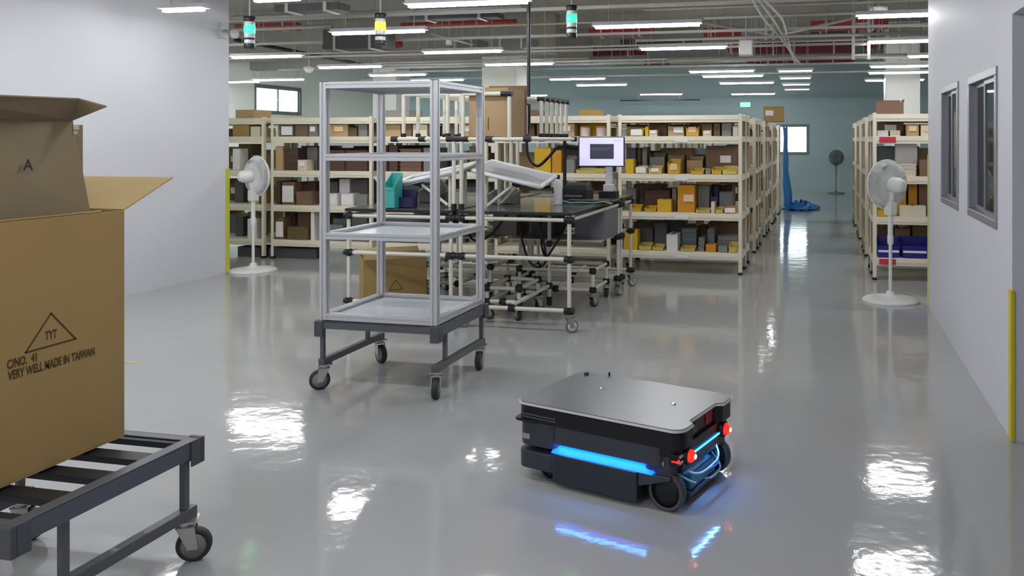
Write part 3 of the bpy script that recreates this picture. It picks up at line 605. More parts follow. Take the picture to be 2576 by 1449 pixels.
# low grey crates on the floor under racks
for px0, px1, lab in [(676, 796, 'long low grey box on the floor under the rack left of the cart'), (598, 655, 'low dark box on the floor behind the left fan pole')]:
    a, c = XY(px0, YF+.1), XY(px1, YF+.1)
    t = carton(a, c, YF+.1, YF+.4, 0.001, .13, 'dark grey'); tag(t, lab, 'box')
for px, lab in ((1473, 'small round white tub left above the tablet screen'), (1513, 'small round white tub right above the tablet screen')):
    t = thing('round_tub', lab, 'tub', (XY(px, YF+.12), YF+.12, LV[3]+.001)); MB().lathe([(.055, 0), (.06, .01), (.064, .1)], n=20).obj('tub_body', mat('tub_white', (232, 214, 206), .5), t); MB().lathe([(.067, .1), (.067, .115), (.04, .125)], n=20).obj('lid', mat('tub_pink', (214, 140, 120), .5), t)
# red shelf tags on the right rack
for z, lab in [(1.635, 'red tag on fourth shelf edge of the rack right of aisle'), (.255, 'red tag on bottom shelf edge of the rack right of aisle')]:
    tag(MB().box(.6, .78, YF-.0125, YF-.0085, z-.075, z-.01).obj('price_tag', mat('red_tag', (190, 50, 70), .5)), lab, 'tag')

# blue tarp at the end of the aisle
random.seed(3)
def cloth(fn, nu, nv, th=.012):
    b = MB(); vs = [fn(i/nu, j/nv) for j in range(nv+1) for i in range(nu+1)]
    b.add(vs, [(j*(nu+1)+i, j*(nu+1)+i+1, (j+1)*(nu+1)+i+1, (j+1)*(nu+1)+i) for j in range(nv) for i in range(nu)], True); return b
M_blue = mat('blue_tarp', (36, 120, 190), .3, bump=.4, bscale=8)
def fall(u, v):
    y = 18.5+u*1.9; z = 1.86*(1-v)+.02; s = math.sin(u*23)*.05+math.sin(u*9+v*7)*.06
    return (-.89+.06*v+s*(.3+v)*.6, y, z+.04*math.sin(u*17))
t = thing('blue_tarp', 'blue plastic tarp draped over the far rack end beside aisle', 'tarp')
o = cloth(fall, 40, 20).obj('hanging_sheet', M_blue, t); o.modifiers.new('solid', 'SOLIDIFY').thickness = .008
def pool(u, v):
    r = .08+.27*u; a = v*2*PI; return (-.55+r*math.cos(a)*1.3, 19.7+r*math.sin(a)*2.2, .015+.16*(1-u)*(.6+.4*math.sin(a*5+u*9))+.03*abs(math.sin(a*7+u*12)))
o = cloth(pool, 8, 36).obj('sheet_on_floor', M_blue, t); o.modifiers.new('solid', 'SOLIDIFY').thickness = .006

# ------------------------------------------------------------------ pedestal fans
def pedestal_fan(name, lab, x, y, face, m=M_fan, H=1.15, sc=1, m2=None):
    """face = heading (radians) in which the fan blows"""
    m2 = m2 or m
    t = thing(name, lab, 'fan', (x, y, 0), face, None)
    MB().lathe([(.27, 0), (.275, .012), (.25, .03), (.12, .05), (.045, .065), (.035, .10)], n=40).obj('base', m, t)
    MB().cyl((0, 0, .08), (0, 0, .62), .017, 14).obj('lower_pole', m, t)
    MB().lathe([(.026, .56), (.03, .58), (.03, .64), (.022, .66)], n=16).obj('height_collar', m, t)
    MB().cyl((0, 0, .62), (0, 0, H-.12), .024, 14, .028).obj('upper_pole', m, t)
    b = MB(); b.box(-.05, .05, -.045, .045, H-.3, H-.17); b.obj('control_box', m, t, .012)
    MB().path(catmull([(0, 0, H-.2), (-.02, 0, H-.12), (-.04, 0, H-.04)], 4), .03, 10).obj('neck', m, t)
    R = Matrix.Translation((0, 0, H)) @ Matrix.Rotation(PI/2, 4, 'Y')     # local z -> +x (blowing direction)
    MB().lathe([(.03, -.19), (.06, -.17), (.075, -.12), (.078, -.04), (.06, -.005)], n=24, m=R).obj('motor_housing', m, t)
    def wires(z, bulge, n, name_, hub):
        b = MB()
        for k in range(n):
            a = 2*PI*k/n; pts = []
            for i in range(6):
                q = i/5; r = hub+(.238-hub)*q; pts.append(R @ Vector((r*math.cos(a+.25*q), r*math.sin(a+.25*q), z+bulge*math.sqrt(max(0, 1-q*q))*1.0)))
            b.path(pts, .0042, 4)
        for r in (.08, .15, .2):
            q = (r-hub)/(.238-hub); zz = z+bulge*math.sqrt(max(0, 1-q*q))
            b.path([R @ Vector((r*math.cos(2*PI*i/28), r*math.sin(2*PI*i/28), zz)) for i in range(29)], .0032, 4)
        return b.obj(name_, m2, t)
    wires(.045, -.07, 96, 'rear_guard', .05); wires(.055, .07, 90, 'front_guard', .04)
    b = MB(); b.path([R @ Vector((.24*math.cos(2*PI*i/40), .24*math.sin(2*PI*i/40), .05)) for i in range(41)], .009, 8); b.obj('guard_rim', m, t)
    MB().lathe([(.0, .125), (.035, .122), (.04, .112)], n=16, m=R).obj('badge', m, t)
    MB().lathe([(.035, .0), (.04, .02), (.04, .06), (.02, .08)], n=16, m=R).obj('hub', m, t)
    for k in range(5):
        b = MB(); vs = []; a0 = 2*PI*k/5
        for i in range(7):
            r = .035+.18*i/6; wd = (.35+.5*math.sin(PI*min(1, i/6*.85+.1)))
            for s in (-1, 0, 1): vs.append(R @ Vector((r*math.cos(a0+s*wd*.55), r*math.sin(a0+s*wd*.55), .045+s*.022)))
        fs = [(i*3+j, i*3+j+1, i*3+j+4, i*3+j+3) for i in range(6) for j in range(2)]
        b.add(vs, fs, True); o = b.obj('blade', mat('fan_blade', (206, 208, 208), .3), t); o.modifiers.new('solid', 'SOLIDIFY').thickness = .003
    t.scale = (sc, sc, sc); return t
p = P(2240, 757); pedestal_fan('pedestal_fan', 'white pedestal fan by the right wall corner, facing left', p.x, p.y, math.radians(126))
p = P(621, 683); pedestal_fan('pedestal_fan', 'white pedestal fan at the end of the left wall, turned right', p.x+.05, p.y+.05, math.radians(70))
p = P(2100, 481.5); M_fand = mat('dim_grey_fan', (104, 118, 120), .6)
pedestal_fan('pedestal_fan', 'small dark grey fan standing against the far teal wall', XY(2103, 25.2), 25.2, math.radians(-75), M_fand, 1.15, .92, M_fand)
# black cord pack of left fan and a cable
t = thing('fan_remote_box', 'dark grey speaker-like box hanging behind the left fan', 'box', (XY(598, 9.4), 9.4, ZP(XY(598, 9.4), 9.4, 503)))

bpy.data.objects.remove(t)

# ------------------------------------------------------------------ casters and dollies
def caster(par, x, y, ztop, r=.0625, rz=0., fork=M_zinc, wheel=M_rubber, hub=M_rgrey, off=.03, nm='caster'):
    c = bpy.data.objects.new(nm, None); COL.objects.link(c); c.parent = par; c.location = (x, y, 0); c.rotation_euler = (0, 0, rz)
    b = MB(); b.box(-.045, .045, -.04, .04, ztop-.006, ztop); b.cyl((0, 0, ztop-.022), (0, 0, ztop-.006), .028, 16)
    for s in (-1, 1): b.hexa([(off-.018, s*.026-.002, r-.012), (off+.018, s*.026-.002, r-.012), (off+.018, s*.026+.002, r-.012), (off-.018, s*.026+.002, r-.012)], [(-.03, s*.026-.002, ztop-.02), (.035, s*.026-.002, ztop-.02), (.035, s*.026+.002, ztop-.02), (-.03, s*.026+.002, ztop-.02)])
    b.box(-.03, .035, -.028, .028, ztop-.026, ztop-.02); b.obj('fork', fork, c)
    R = Matrix.Translation((off, 0, r)) @ Matrix.Rotation(PI/2, 4, 'X')
    MB().lathe([(r*.72, -.019), (r*.93, -.018), (r, -.011), (r, .011), (r*.93, .018), (r*.72, .019)], n=28, m=R, ring=True).obj('tyre', wheel, c)
    MB().lathe([(r*.2, -.022), (r*.3, -.0215), (r*.34, -.0195), (r*.719, -.0195), (r*.719, .0195), (r*.34, .0195), (r*.3, .0215), (r*.2, .022)], n=20, m=R).obj('hub', hub, c)
    MB().cyl((off, -.034, r), (off, .034, r), .008, 10).obj('axle', M_zinc, c)
    return c
def dolly(name, lab, x, y, w, d, zt, rots, slats, legs=((.2, .055), (.2, .055))):
    """steel dolly, top frame w x d with its upper face at zt; two low side rails run along y over the casters"""
    t = thing(name, lab, 'dolly', (x, y, 0))
    h = .065; zl = .20
    for s, nm in ((-1, 'side_beam'), (1, 'side_beam')):
        xa, xb = sorted((s*w/2, s*(w/2-.05)))
        b = MB(); b.box(*sorted((s*w/2, s*(w/2-.006))), -d/2, d/2, zt-h, zt); b.box(xa, xb, -d/2, d/2, zt-.006, zt-.0005)
        if not slats: pass
        b.obj(nm, M_gsteel, t, .002)
    for s in (-1, 1):
        b = MB(); b.box(-w/2+.006, w/2-.006, *sorted((s*d/2, s*(d/2-.006))), zt-.045, zt-.001); b.box(-w/2+.05, w/2-.05, *sorted((s*d/2, s*(d/2-.045))), zt-.006, zt-.001); b.obj('cross_beam', M_gsteel, t, .002)
    for sx in (-1, 1):
        for sy in (-1, 1):
            b = MB(); b.box(*sorted((sx*(w/2+.008), sx*(w/2-.05))), *sorted((sy*(d/2+.008), sy*(d/2-.012))), zt-.095, zt+.003); b.box(*sorted((sx*(w/2+.008), sx*(w/2+.0005))), *sorted((sy*(d/2-.012), sy*(d/2-.06))), zt-.095, zt+.003)
            b.obj('corner_cap', mat('dark_grey_cap', (70, 72, 78), .5), t, .004)
    for sx in (-1, 1):
        X = sx*(w/2-.03)
        MB().box(X-.02, X+.02, -d/2+.01, d/2-.01, zl-.04, zl).obj('low_rail', M_gsteel, t, .003)
        lg = legs[0 if sx < 0 else 1]
        for yy in (-d/2+lg[0], d/2-lg[1]): MB().box(X-.0125, X+.0125, yy-.0125, yy+.0125, zl, zt-.006).obj('leg', M_gsteel, t, .002)
    k = 0
    for sx in (-1, 1):
        for sy in (-1, 1):
            caster(t, sx*(w/2-.03), sy*(d/2-.05), zl-.04, .0625, rots[k]); k += 1
    if slats:
        n = 5
        for i in range(n):
            y0 = -d/2+.02+i*(d-.09)/(n-1); MB().box(-w/2+.052, w/2-.052, y0, y0+.072, zt-.03, zt-.007).obj('slat', mat('black_slat', (40, 40, 44), .5, .3), t, .002)
    return t
# aluminium profile rack cart on a dolly
cx, cy, cw, cd = -2.76, 5.16, .79, .723
cart = dolly('picking_cart', 'tall empty aluminium profile rack cart on grey steel caster dolly', cx, cy, cw+.03, cd+.03, .435, [math.radians(215), math.radians(-35), math.radians(-75), math.radians(-80)], False, ((.03, .2), (.16, .035)))
cart['category'] = 'cart'; cart.scale = (1.025, 1.025, 1.02); cart.location = (cx+.025, cy-.05, 0)
def profile(x0, x1, y0, y1, z0, z1, axis, par, nm):
    # slotted aluminium extrusion: a core and raised lands along every edge
    b = MB(); g = .0155; e = .006
    if axis == 'z': b.box(x0+e, x1-e, y0+e, y1-e, z0, z1); [b.box(*a, *c, z0, z1) for a in ((x0, x0+g), (x1-g, x1)) for c in ((y0, y0+g), (y1-g, y1))]
    if axis == 'x': b.box(x0, x1, y0+e, y1-e, z0+e, z1-e); [b.box(x0, x1, *a, *c) for a in ((y0, y0+g), (y1-g, y1)) for c in ((z0, z0+g), (z1-g, z1))]
    if axis == 'y': b.box(x0+e, x1-e, y0, y1, z0+e, z1-e); [b.box(*a, y0, y1, *c) for a in ((x0, x0+g), (x1-g, x1)) for c in ((z0, z0+g), (z1-g, z1))]
    return b.obj(nm, M_alu, par)
q = .044
for sx in (-1, 1):
    for sy in (-1, 1):
        xs = sorted((sx*cw/2, sx*(cw/2-q))); ysx = sorted((sy*cd/2, sy*(cd/2-q)))
        p_ = profile(xs[0], xs[1], ysx[0], ysx[1], .44, 1.925, 'z', cart, 'upright')
        MB().box(xs[0], xs[1], ysx[0], ysx[1], 1.925, 1.93).obj('end_cap', M_gsteel, p_)
for i, z in enumerate((.442, .945, 1.435, 1.885)):
    zt = z+.040
    for sy in (-1, 1): profile(-cw/2+q, cw/2-q, *sorted((sy*cd/2, sy*(cd/2-q))), z, zt, 'x', cart, 'cross_profile')
    for sx in (-1, 1): profile(*sorted((sx*cw/2, sx*(cw/2-q))), -cd/2+q, cd/2-q, z, zt, 'y', cart, 'side_profile')
    MB().box(-cw/2+q+.001, cw/2-q-.001, -cd/2+q+.001, cd/2-q-.001, z+.012, z+.018).obj('shelf_sheet', M_pan if i != 3 else mat('grey_sheet', (140, 144, 150), .35, .3), cart)
# dolly with big cartons at the left edge
DX0, DX1, DY0, DY1, DZ = -3.16, -2.335, 1.99, 2.76, .457
dol = dolly('caster_dolly', 'dark grey slatted steel dolly carrying the big cartons at left', (DX0+DX1)/2, (DY0+DY1)/2, DX1-DX0, DY1-DY0, DZ, [math.radians(70), math.radians(20), math.radians(110), math.radians(30)], True)
# big open carton
BX, BY0, BY1, BZ0, BZ1 = -2.62, 1.93, 2.69, DZ+.004, 1.327; BXL = -3.3
big = thing('large_open_carton', 'large kraft carton with triangle mark and printed lines on left dolly', 'box', (0, 0, 0))
th = .006; b = MB()
b.box(BXL, BX, BY0, BY1, BZ0, BZ0+th); b.box(BX-th, BX, BY0, BY1, BZ0+th, BZ1); b.box(BXL, BXL+th, BY0, BY1, BZ0+th, BZ1)
b.box(BXL+th, BX-th, BY0, BY0+th, BZ0+th, BZ1); b.box(BXL+th, BX-th, BY1-th, BY1, BZ0+th, BZ1); b.obj('box_body', M_card, big, .002)
MB().slab([(BXL, BY1, BZ1), (BX, BY1, BZ1), (BX+.04, BY1+.20, BZ1+.115), (BXL-.02, BY1+.20, BZ1+.115)], .005).obj('flap', M_card2, big)
MB().slab([(BX-.005, BY0, BZ1), (BX-.005, BY1-.1, BZ1), (BX-.012, BY1-.1, BZ1+.004), (BX-.012, BY0, BZ1+.004)], .005).obj('folded_edge', M_card, big)
MX = Matrix(((0, 0, 1, BX+.0012), (1, 0, 0, 0), (0, 1, 0, 0), (0, 0, 0, 1)))   # text x -> world y, text y -> world z
def onface(px, py): y = YX(px, BX); return Vector((y, ZP(BX, y, py)))
A, B_, C_ = onface(64, 887), onface(128, 788), onface(190, 852)
b = MB()
for u, v in ((A, B_), (B_, C_), (C_, A)):
    d = (v-u).normalized(); n_ = Vector((-d.y, d.x))*.0028; u2, v2 = u-d*.002, v+d*.002
    b.add([(BX+.0012, u2.x+n_.x, u2.y+n_.y), (BX+.0012, v2.x+n_.x, v2.y+n_.y), (BX+.0012, v2.x-n_.x, v2.y-n_.y), (BX+.0012, u2.x-n_.x, u2.y-n_.y)], [(0, 1, 2, 3)])
b.obj('printed_triangle', M_ink, big)
def face_text(s, pa, h, length, nm):
    t0 = onface(*pa); L = length/ max(1, len(s)); mt = MX.copy() @ Matrix.Translation((t0.x, t0.y, 0)) 
    o = text(nm, s, h*1.4, M_ink, big, Matrix.Identity(4), .0012)
    xs = [v.co.x for v in o.data.vertices]; k = length/(max(xs)-min(xs)); o.data.transform(mt @ Matrix.Scale(k, 4, (1, 0, 0))); return o
l1, l2 = onface(20, 955), onface(238, 893)
face_text('VERY WELL MADE IN TAIWAN', (20, 957), .03, (l2-l1).length, 'printed_line')
l1, l2 = onface(17, 925), onface(92, 905); face_text('C/NO.  41', (17, 929), .03, (l2-l1).length, 'printed_line')
l1, l2 = onface(113, 853), onface(143, 845); face_text('TYT', (113, 856), .03, (l2-l1).length, 'printed_mark')
# inner carton standing up inside the big one, its flap folded towards the camera
inn = thing('tall_inner_carton', 'greyish carton lettered A rising from the big carton, top flap open', 'box')
IX = -2.665
def wp(px, py, X): y = YX(px, X); return Vector((X, y, ZP(X, y, py)))
tr = wp(183, 300, IX-.03); br = Vector((IX, 2.42, BZ0+.25)); br = wp(228, 533, IX); 
low = Vector((IX, br.y+.02, BZ0+.3))
yl = 1.95
b = MB(); th = .006
b.slab([(IX, yl, BZ0+.3), low, br, tr, (IX-.03, yl, tr.z)], -.006)
b.box(BXL+.02, IX-.03, low.y-.03, low.y-.024, BZ0+.02, tr.z-.02); b.box(BXL+.02, BXL+.026, yl, low.y-.03, BZ0+.02, tr.z-.02); b.box(BXL+.02, IX-.03, yl, yl+.006, BZ0+.02, tr.z-.02)
b.box(BXL+.02, IX-.01, yl, low.y-.03, BZ0+.012, BZ0+.02)
b.obj('box_body', M_card3, inn, .001)
tip = P(268, 265, tr.z+.035) if False else None
fx = IX+.14
f1 = Vector((fx, YX(268, fx), 0)); f1.z = ZP(f1.x, f1.y, 266)
MB().slab([(IX-.03, yl-.1, tr.z), tr, f1, f1+Vector((-.10, -.02, .028)), Vector((fx-.03, yl+.12, f1.z+.02)), (fx-.02, yl-.1, f1.z+.018)], .005).obj('flap', M_card3, inn)
for v_, s_ in ((wp(190, 318, IX-.028), .012), (wp(188, 332, IX-.027), .009)): MB().box(v_.x+.002, v_.x+.004, v_.y-s_, v_.y+s_, v_.z-s_, v_.z+s_*.4).obj('torn_paper', mat('torn_paper', (190, 180, 160), .9), inn)
a_ = wp(54, 428, IX-.012); mt = Matrix(((0, 0, 1, a_.x+.008), (1, 0, 0, a_.y), (0, 1, 0, a_.z), (0, 0, 0, 1)))
text('printed_letter', 'A', .052, mat('dark_ink', (52, 44, 36), .8), inn, mt, .0012)
# yellow floor mark
p = P(330, 912); tag(MB().box(p.x-.05, p.x+.05, p.y-.02, p.y+.02, .0005, .002).obj('floor_mark', mat('worn_yellow_tape', (196, 180, 110), .6)), 'short worn yellow tape mark on the floor right of carton', 'mark')

# ------------------------------------------------------------------ mobile robot
RT = math.radians(-16.7)
rob = thing('mobile_robot', 'black and grey autonomous mobile robot with blue light strip, red rear lamps', 'robot', (-.925, 3.875, 0), RT); rob.scale = (1.035, 1.035, 1.03)
M_rtop = mat('robot_top_plate', (112, 112, 116), .28, .3, var=.03)
M_rblack = mat('robot_black', (11, 11, 16), .4, spec=.4)
M_rbody = mat('robot_slate', (50, 56, 64), .45, var=.04)
M_strip = mat('blue_strip', (20, 80, 255), .4, emit=(2, 70, 255), es=5)
M_cyan = mat('cyan_leds', (90, 200, 255), .4, emit=(50, 160, 255), es=5)
M_rlamp = mat('red_lamp', (255, 60, 40), .3, emit=(255, 40, 24), es=1.0)
def notched(w, d, r, nx):
    ps = rrect(w, d, r, 6); out = []
    for i, p_ in enumerate(ps):
        out.append(p_)
    # the rear (+x) edge runs from the last point (bottom right) to the first (top right)
    return out+[(w/2, -d*.30), (w/2-nx, -d*.25), (w/2-nx, d*.22), (w/2, d*.26)]
MB().prism(notched(.845, .56, .055, .03), .353, .357).obj('top_plate', M_rtop, rob, .0015)
MB().prism(notched(.853, .568, .057, .03), .344, .353).obj('plate_rim', mat('bright_rim', (225, 223, 225), .35, .2), rob)
MB().prism(notched(.84, .555, .055, .034), .270, .344).obj('lift_cover', M_rblack, rob)
MB().prism(rrect(.13, .575, .03, 5, -.365, 0), .268, .281).obj('front_ledge', M_rblack, rob, .003)
b = MB(); b.box(-.39, -.20, -.2805, -.276, .300, .306); b.box(-.39, -.20, -.2805, -.276, .287, .293); b.obj('side_groove', mat('groove_grey', (74, 72, 82), .5), rob)
b = MB(); b.prism(rrect(.215, .545, .05, 5, -.307, 0), .160, .268); b.obj('front_housing', M_rbody, rob, .004)
b = MB(); b.prism(rrect(.545, .55, .02, 4, .055, 0), .190, .272); b.obj('side_housing', M_rbody, rob, .003)
b = MB(); b.prism(rrect(.20, .545, .05, 5, .30, 0), .236, .270); b.obj('rear_collar', M_rblack, rob)
b = MB(); b.prism(rrect(.15, .52, .03, 4, .305, 0), .158, .2355); b.obj('rear_housing', M_rbody, rob, .003)
b = MB(); b.prism(rrect(.70, .44, .02, 4, -.02, 0), .05, .2); b.obj('core', M_rblack, rob)
b = MB(); b.prism(rrect(.22, .55, .05, 5, -.31, 0), .055, .135); b.obj('front_bumper', M_rbody, rob, .006)
for s in (-1, 1):
    b = MB(); b.hexa([(-.225, s*.205, .1505), (.285, s*.205, .1505), (.285, s*.279, .1505), (-.225, s*.279, .1505)], [(-.225, s*.205, .1888), (.285, s*.205, .1888), (.285, s*.222, .1888), (-.225, s*.222, .1888)]); b.obj('light_strip', M_strip, rob)
    l = bpy.data.lights.new('strip_leds', 'AREA'); l.shape = 'RECTANGLE'; l.size = .46; l.size_y = .022; l.energy = .7; l.color = (.06, .3, 1)
    lo = bpy.data.objects.new('strip_leds', l); COL.objects.link(lo); lo.parent = rob; lo.location = (.02, s*.262, .1885)
    b = MB(); y0, y1 = sorted((s*.222, s*.284)); b.box(-.215, .215, y0, y1, .022, .150); b.obj('side_panel', mat('robot_panel', (38, 44, 52), .4), rob, .006)
    b = MB(); b.hexa([(.216, *[s*.225], .09), (.37, s*.225, .14), (.37, s*.275, .14), (.216, s*.275, .09)] if s > 0 else [(.216, -.275, .09), (.37, -.275, .14), (.37, -.225, .14), (.216, -.225, .09)],
                     [(.216, s*.225, .149), (.37, s*.225, .154), (.37, s*.275, .154), (.216, s*.275, .149)] if s > 0 else [(.216, -.275, .149), (.37, -.275, .154), (.37, -.225, .154), (.216, -.225, .149)]); b.obj('wheel_arm', M_rbody, rob, .003)
    MB().box(-.385, -.345, *sorted((s*.2727, s*.2755)), .188, .212).obj('silver_plate', M_zinc, rob, .001)
    MB().box(.288, .332, *sorted((s*.2605, s*.2635)), .192, .210).obj('silver_plate', M_zinc, rob)
    # wheels
    for wx, r_, nm, yy in ((.335, .082, 'rear_wheel', .235), (-.265, .05, 'front_wheel', .215)):
        c = bpy.data.objects.new(nm, None); COL.objects.link(c); c.parent = rob; c.location = (wx, s*yy, r_)
        R = Matrix.Rotation(PI/2, 4, 'X')
        MB().lathe([(r_*.8, -.022), (r_*.96, -.02), (r_, -.012), (r_, .012), (r_*.96, .02), (r_*.8, .022)], n=32, m=R, ring=True).obj('tyre', mat('robot_tyre', (74, 74, 78), .5), c)
        MB().lathe([(r_*.3, -.016), (r_*.8, -.018), (r_*.8, .018), (r_*.3, .016)], n=24, m=R).obj('hub', M_rblack, c)
# rear end
MB().box(.368, .398, -.22, .22, .158, .262).obj('rear_panel', M_rblack, rob, .003)
for s in (-1, 1):
    l_ = bpy.data.objects.new('tail_lamp', None); COL.objects.link(l_); l_.parent = rob; l_.location = (.40, s*.185, .226)
    R = Matrix.Rotation(PI/2, 4, 'Y')
    MB().lathe([(.036, -.01), (.038, .012), (.034, .016)], n=24, m=R).obj('bezel', M_rblack, l_)
    MB().lathe([(.027, .0165), (.026, .024), (.019, .034), (.009, .040), (.002, .0415)], n=24, m=R).obj('lens', M_rlamp, l_); MB().lathe([(.011, .0385), (.009, .043), (.003, .045)], (0, 0, 0), 14, R).obj('bulb', mat('bulb_glow', (255, 200, 180), .3, emit=(255, 150, 120), es=5), l_)
for i, (yy, zz, m) in enumerate([(-.262, .222, M_rlamp), (-.245, .236, M_white), (-.245, .212, M_white), (-.228, .236, M_white), (-.228, .212, M_white)]):
    MB().cyl((.372, yy, zz), (.402, yy, zz), .007 if i else .009, 12).obj('button', m, rob)
MB().box(.36, .3985, -.27, -.2205, .198, .25).obj('button_panel', M_rblack, rob, .002)
MB().box(.3865, .3895, .03, .10, .285, .335).obj('red_sticker', mat('red_sticker', (170, 24, 44), .5), rob)
MB().box(.3865, .3895, -.125, -.06, .285, .325).obj('grey_sticker', mat('grey_sticker', (92, 84, 90), .5), rob)
text('emblem', 'R', .03, mat('emblem_white', (170, 60, 70), .5), rob, Matrix(((0, 0, 1, .3899), (1, 0, 0, .055), (0, 1, 0, .297), (0, 0, 0, 1)))) if False else None
MB().box(.3985, .4035, -.15, .15, .212, .218).obj('led_line', M_cyan, rob)
l = bpy.data.lights.new('rear_leds', 'AREA'); l.shape = 'RECTANGLE'; l.size = .014; l.size_y = .28; l.energy = .55; l.color = (.12, .35, 1)
lo = bpy.data.objects.new('rear_leds', l); COL.objects.link(lo); lo.parent = rob; lo.location = (.405, 0, .2115)
b = MB(); b.box(.332, .345, -.17, .17, .148, .157); b.obj('inner_led', M_cyan, rob)
b = MB(); b.box(.331, .39, -.12, .13, .05, .12); b.obj('drive_unit', mat('teal_housing', (58, 132, 150), .35, .3), rob, .008)
b = MB(); b.box(.34, .385, -.10, .04, .121, .142); b.obj('valve_block', mat('pale_blue_plastic', (150, 205, 215), .4), rob, .004)
b = MB(); b.cyl((.335, -.21, .082), (.335, .21, .082), .012, 10); b.box(.32, .40, -.15, .15, .035, .048); b.obj('axle_beam', M_gsteel, rob)
for i, (pts, m) in enumerate([([(.35, -.17, .16), (.42, -.12, .13), (.43, 0, .125), (.42, .1, .14), (.37, .14, .2)], M_white), ([(.35, -.2, .15), (.40, -.16, .11), (.39, -.08, .07), (.36, -.04, .06)], M_white), ([(.36, .15, .17), (.41, .12, .1), (.39, .02, .09), (.37, -.05, .13)], mat('blue_cable', (40, 130, 200), .4)), ([(.36, .16, .12), (.41, .14, .07), (.40, .06, .045), (.37, .0, .06)], M_white)]):
    MB().path(catmull(pts, 6), .0045, 8).obj('cable', m, rob)
for x_, y_ in ((-.17, .06), (.235, .02)): MB().lathe([(.011, .0), (.011, .004), (.006, .006)], (x_, y_, .357), 14).obj('screw_head', mat('bright_screw', (235, 235, 235), .15, .8), rob)
MB().lathe([(.012, .0), (.012, .01), (.006, .013)], (-.36, .22, .357), 12).obj('small_knob', M_black, rob)
MB().cyl((-.25, .262, .357), (-.25, .262, .375), .005, 8).obj('antenna', M_black, rob)

# ------------------------------------------------------------------ pipe workbenches
PR = .0175
def pipe(b, p0, p1): b.cyl(p0, p1, PR, 10)
def joint(par, x, y, z, ax='x', L=.06):
    b = MB(); d = {'x': Vector((L/2, 0, 0)), 'y': Vector((0, L/2, 0)), 'z': Vector((0, 0, L/2))}[ax]; c = Vector((x, y, z))
    b.cyl(c-d, c+d, PR*1.42, 10); b.cyl(c-Vector((0, 0, .03)), c+Vector((0, 0, .03)), PR*1.42, 10); b.obj('joint', M_black, par)
def bench(x0, x1, y0, y1, lab, rails=(.605,), lowshelf=False, wheels=True, low=True):
    t = thing('pipe_workbench', lab, 'workbench', (x0, y0, 0), 0, 'pipe and joint workbenches'); w_, d_ = x1-x0, y1-y0; e = .025; zt = .965
    for x in (e, w_-e):
        for y in (e, d_-e):
            b = MB(); pipe(b, (x, y, .15), (x, y, zt)); b.obj('leg', M_ivory, t)
            for z in (.18, .93)+tuple(rails): joint(t, x, y, z, 'x', .085)
            caster(t, x, y, .152, .055, random.uniform(-.6, 2.6), M_zinc, M_rgrey, M_fan, .022)
    for z in (.18, .93)+tuple(rails):
        for y in (e, d_-e): b = MB(); pipe(b, (e+.03, y, z), (w_-e-.03, y, z)); b.obj('rail', M_ivory, t)
    for z in (.20, .93):
        for x in (e, w_-e):
            if z < .5 and (not low or x > e): continue
            b = MB(); pipe(b, (x, e+.03, z), (x, d_-e-.03, z)); b.obj('rail', M_ivory, t)
    if low:
        ye = min(1.0, d_-e); b = MB(); pipe(b, (w_*.48, e+.03, .205), (w_*.48, ye-.03, .205)); b.obj('rail', M_ivory, t)
        if d_ > 1: b = MB(); pipe(b, (w_*.48, ye, .09), (w_*.48, ye, zt)); b.obj('leg', M_ivory, t); MB().cyl((w_*.48, ye, .02), (w_*.48, ye, .1), PR*1.5, 10).obj('foot', M_black, t); joint(t, w_*.48, ye, .205, 'y', .07); joint(t, w_*.48, ye, .605, 'y', .07)
    joint(t, w_*.48, e, .18, 'x', .06); 
    MB().box(.0, w_, 0, d_, zt+.002, zt+.026).obj('worktop', mat('black_worktop_edge', (24, 24, 26), .4), t, .003)
    MB().box(.008, w_-.008, .008, d_-.008, zt+.0262, zt+.030).obj('bench_mat', M_dark, t)
    if lowshelf: MB().box(.03, w_-.03, d_-.68, d_-.03, .626, .640).obj('lower_shelf', mat('cream_board', (206, 196, 172), .5), t)
    return t
bFR = bench(-3.05, -2.035, 6.58, 8.30, 'front right bench, clear caster under its outer corner', lowshelf=True)
bFL = bench(-4.11, -3.09, 6.58, 8.30, 'front left bench, seen through the cart, teal bin on top', low=False, lowshelf=True)
bBR = bench(-3.05, -2.035, 8.36, 8.86, 'rear right bench, white topped device on it')
bBL = bench(-4.11, -3.09, 8.36, 8.86, 'rear left bench behind the front left one')
BT = .996
# upper rack straddling the front benches
ur = thing('upper_pipe_rack', 'ivory pipe rack with black joints and divider hoops over the benches', 'rack', (0, 0, 0))
zu = 1.60; ux0, ux1, uy0, uy1 = -3.66, -2.44, 6.64, 7.98
for x in (-3.105, -3.035):
    for y in (uy0, uy1):
        b = MB(); pipe(b, (x, y, BT+.001), (x, y, zu-.02)); b.obj('post', M_ivory, ur)
        b = MB(); b.cyl((x, y, BT+.001), (x, y, BT+.05), PR*1.4, 10); b.obj('joint', M_black, ur)
for y in (uy0, uy1):
    for a, c in ((ux0, -3.12), (-3.02, ux1)): b = MB(); pipe(b, (a, y, zu), (c, y, zu)); b.obj('rail', M_ivory, ur)
    b = MB(); b.cyl((-3.17, y, zu), (-2.97, y, zu), PR*1.45, 12); b.obj('joint', M_black, ur)
    for x in (ux0, ux1, -2.78, -3.4): b = MB(); b.cyl((x-.03, y, zu), (x+.03, y, zu), PR*1.45, 12); b.obj('joint', M_black, ur)
for x in (ux0, -3.4, -2.78, ux1): b = MB(); pipe(b, (x, uy0, zu+.0), (x, uy1, zu+.0)); b.obj('rail', M_ivory, ur)
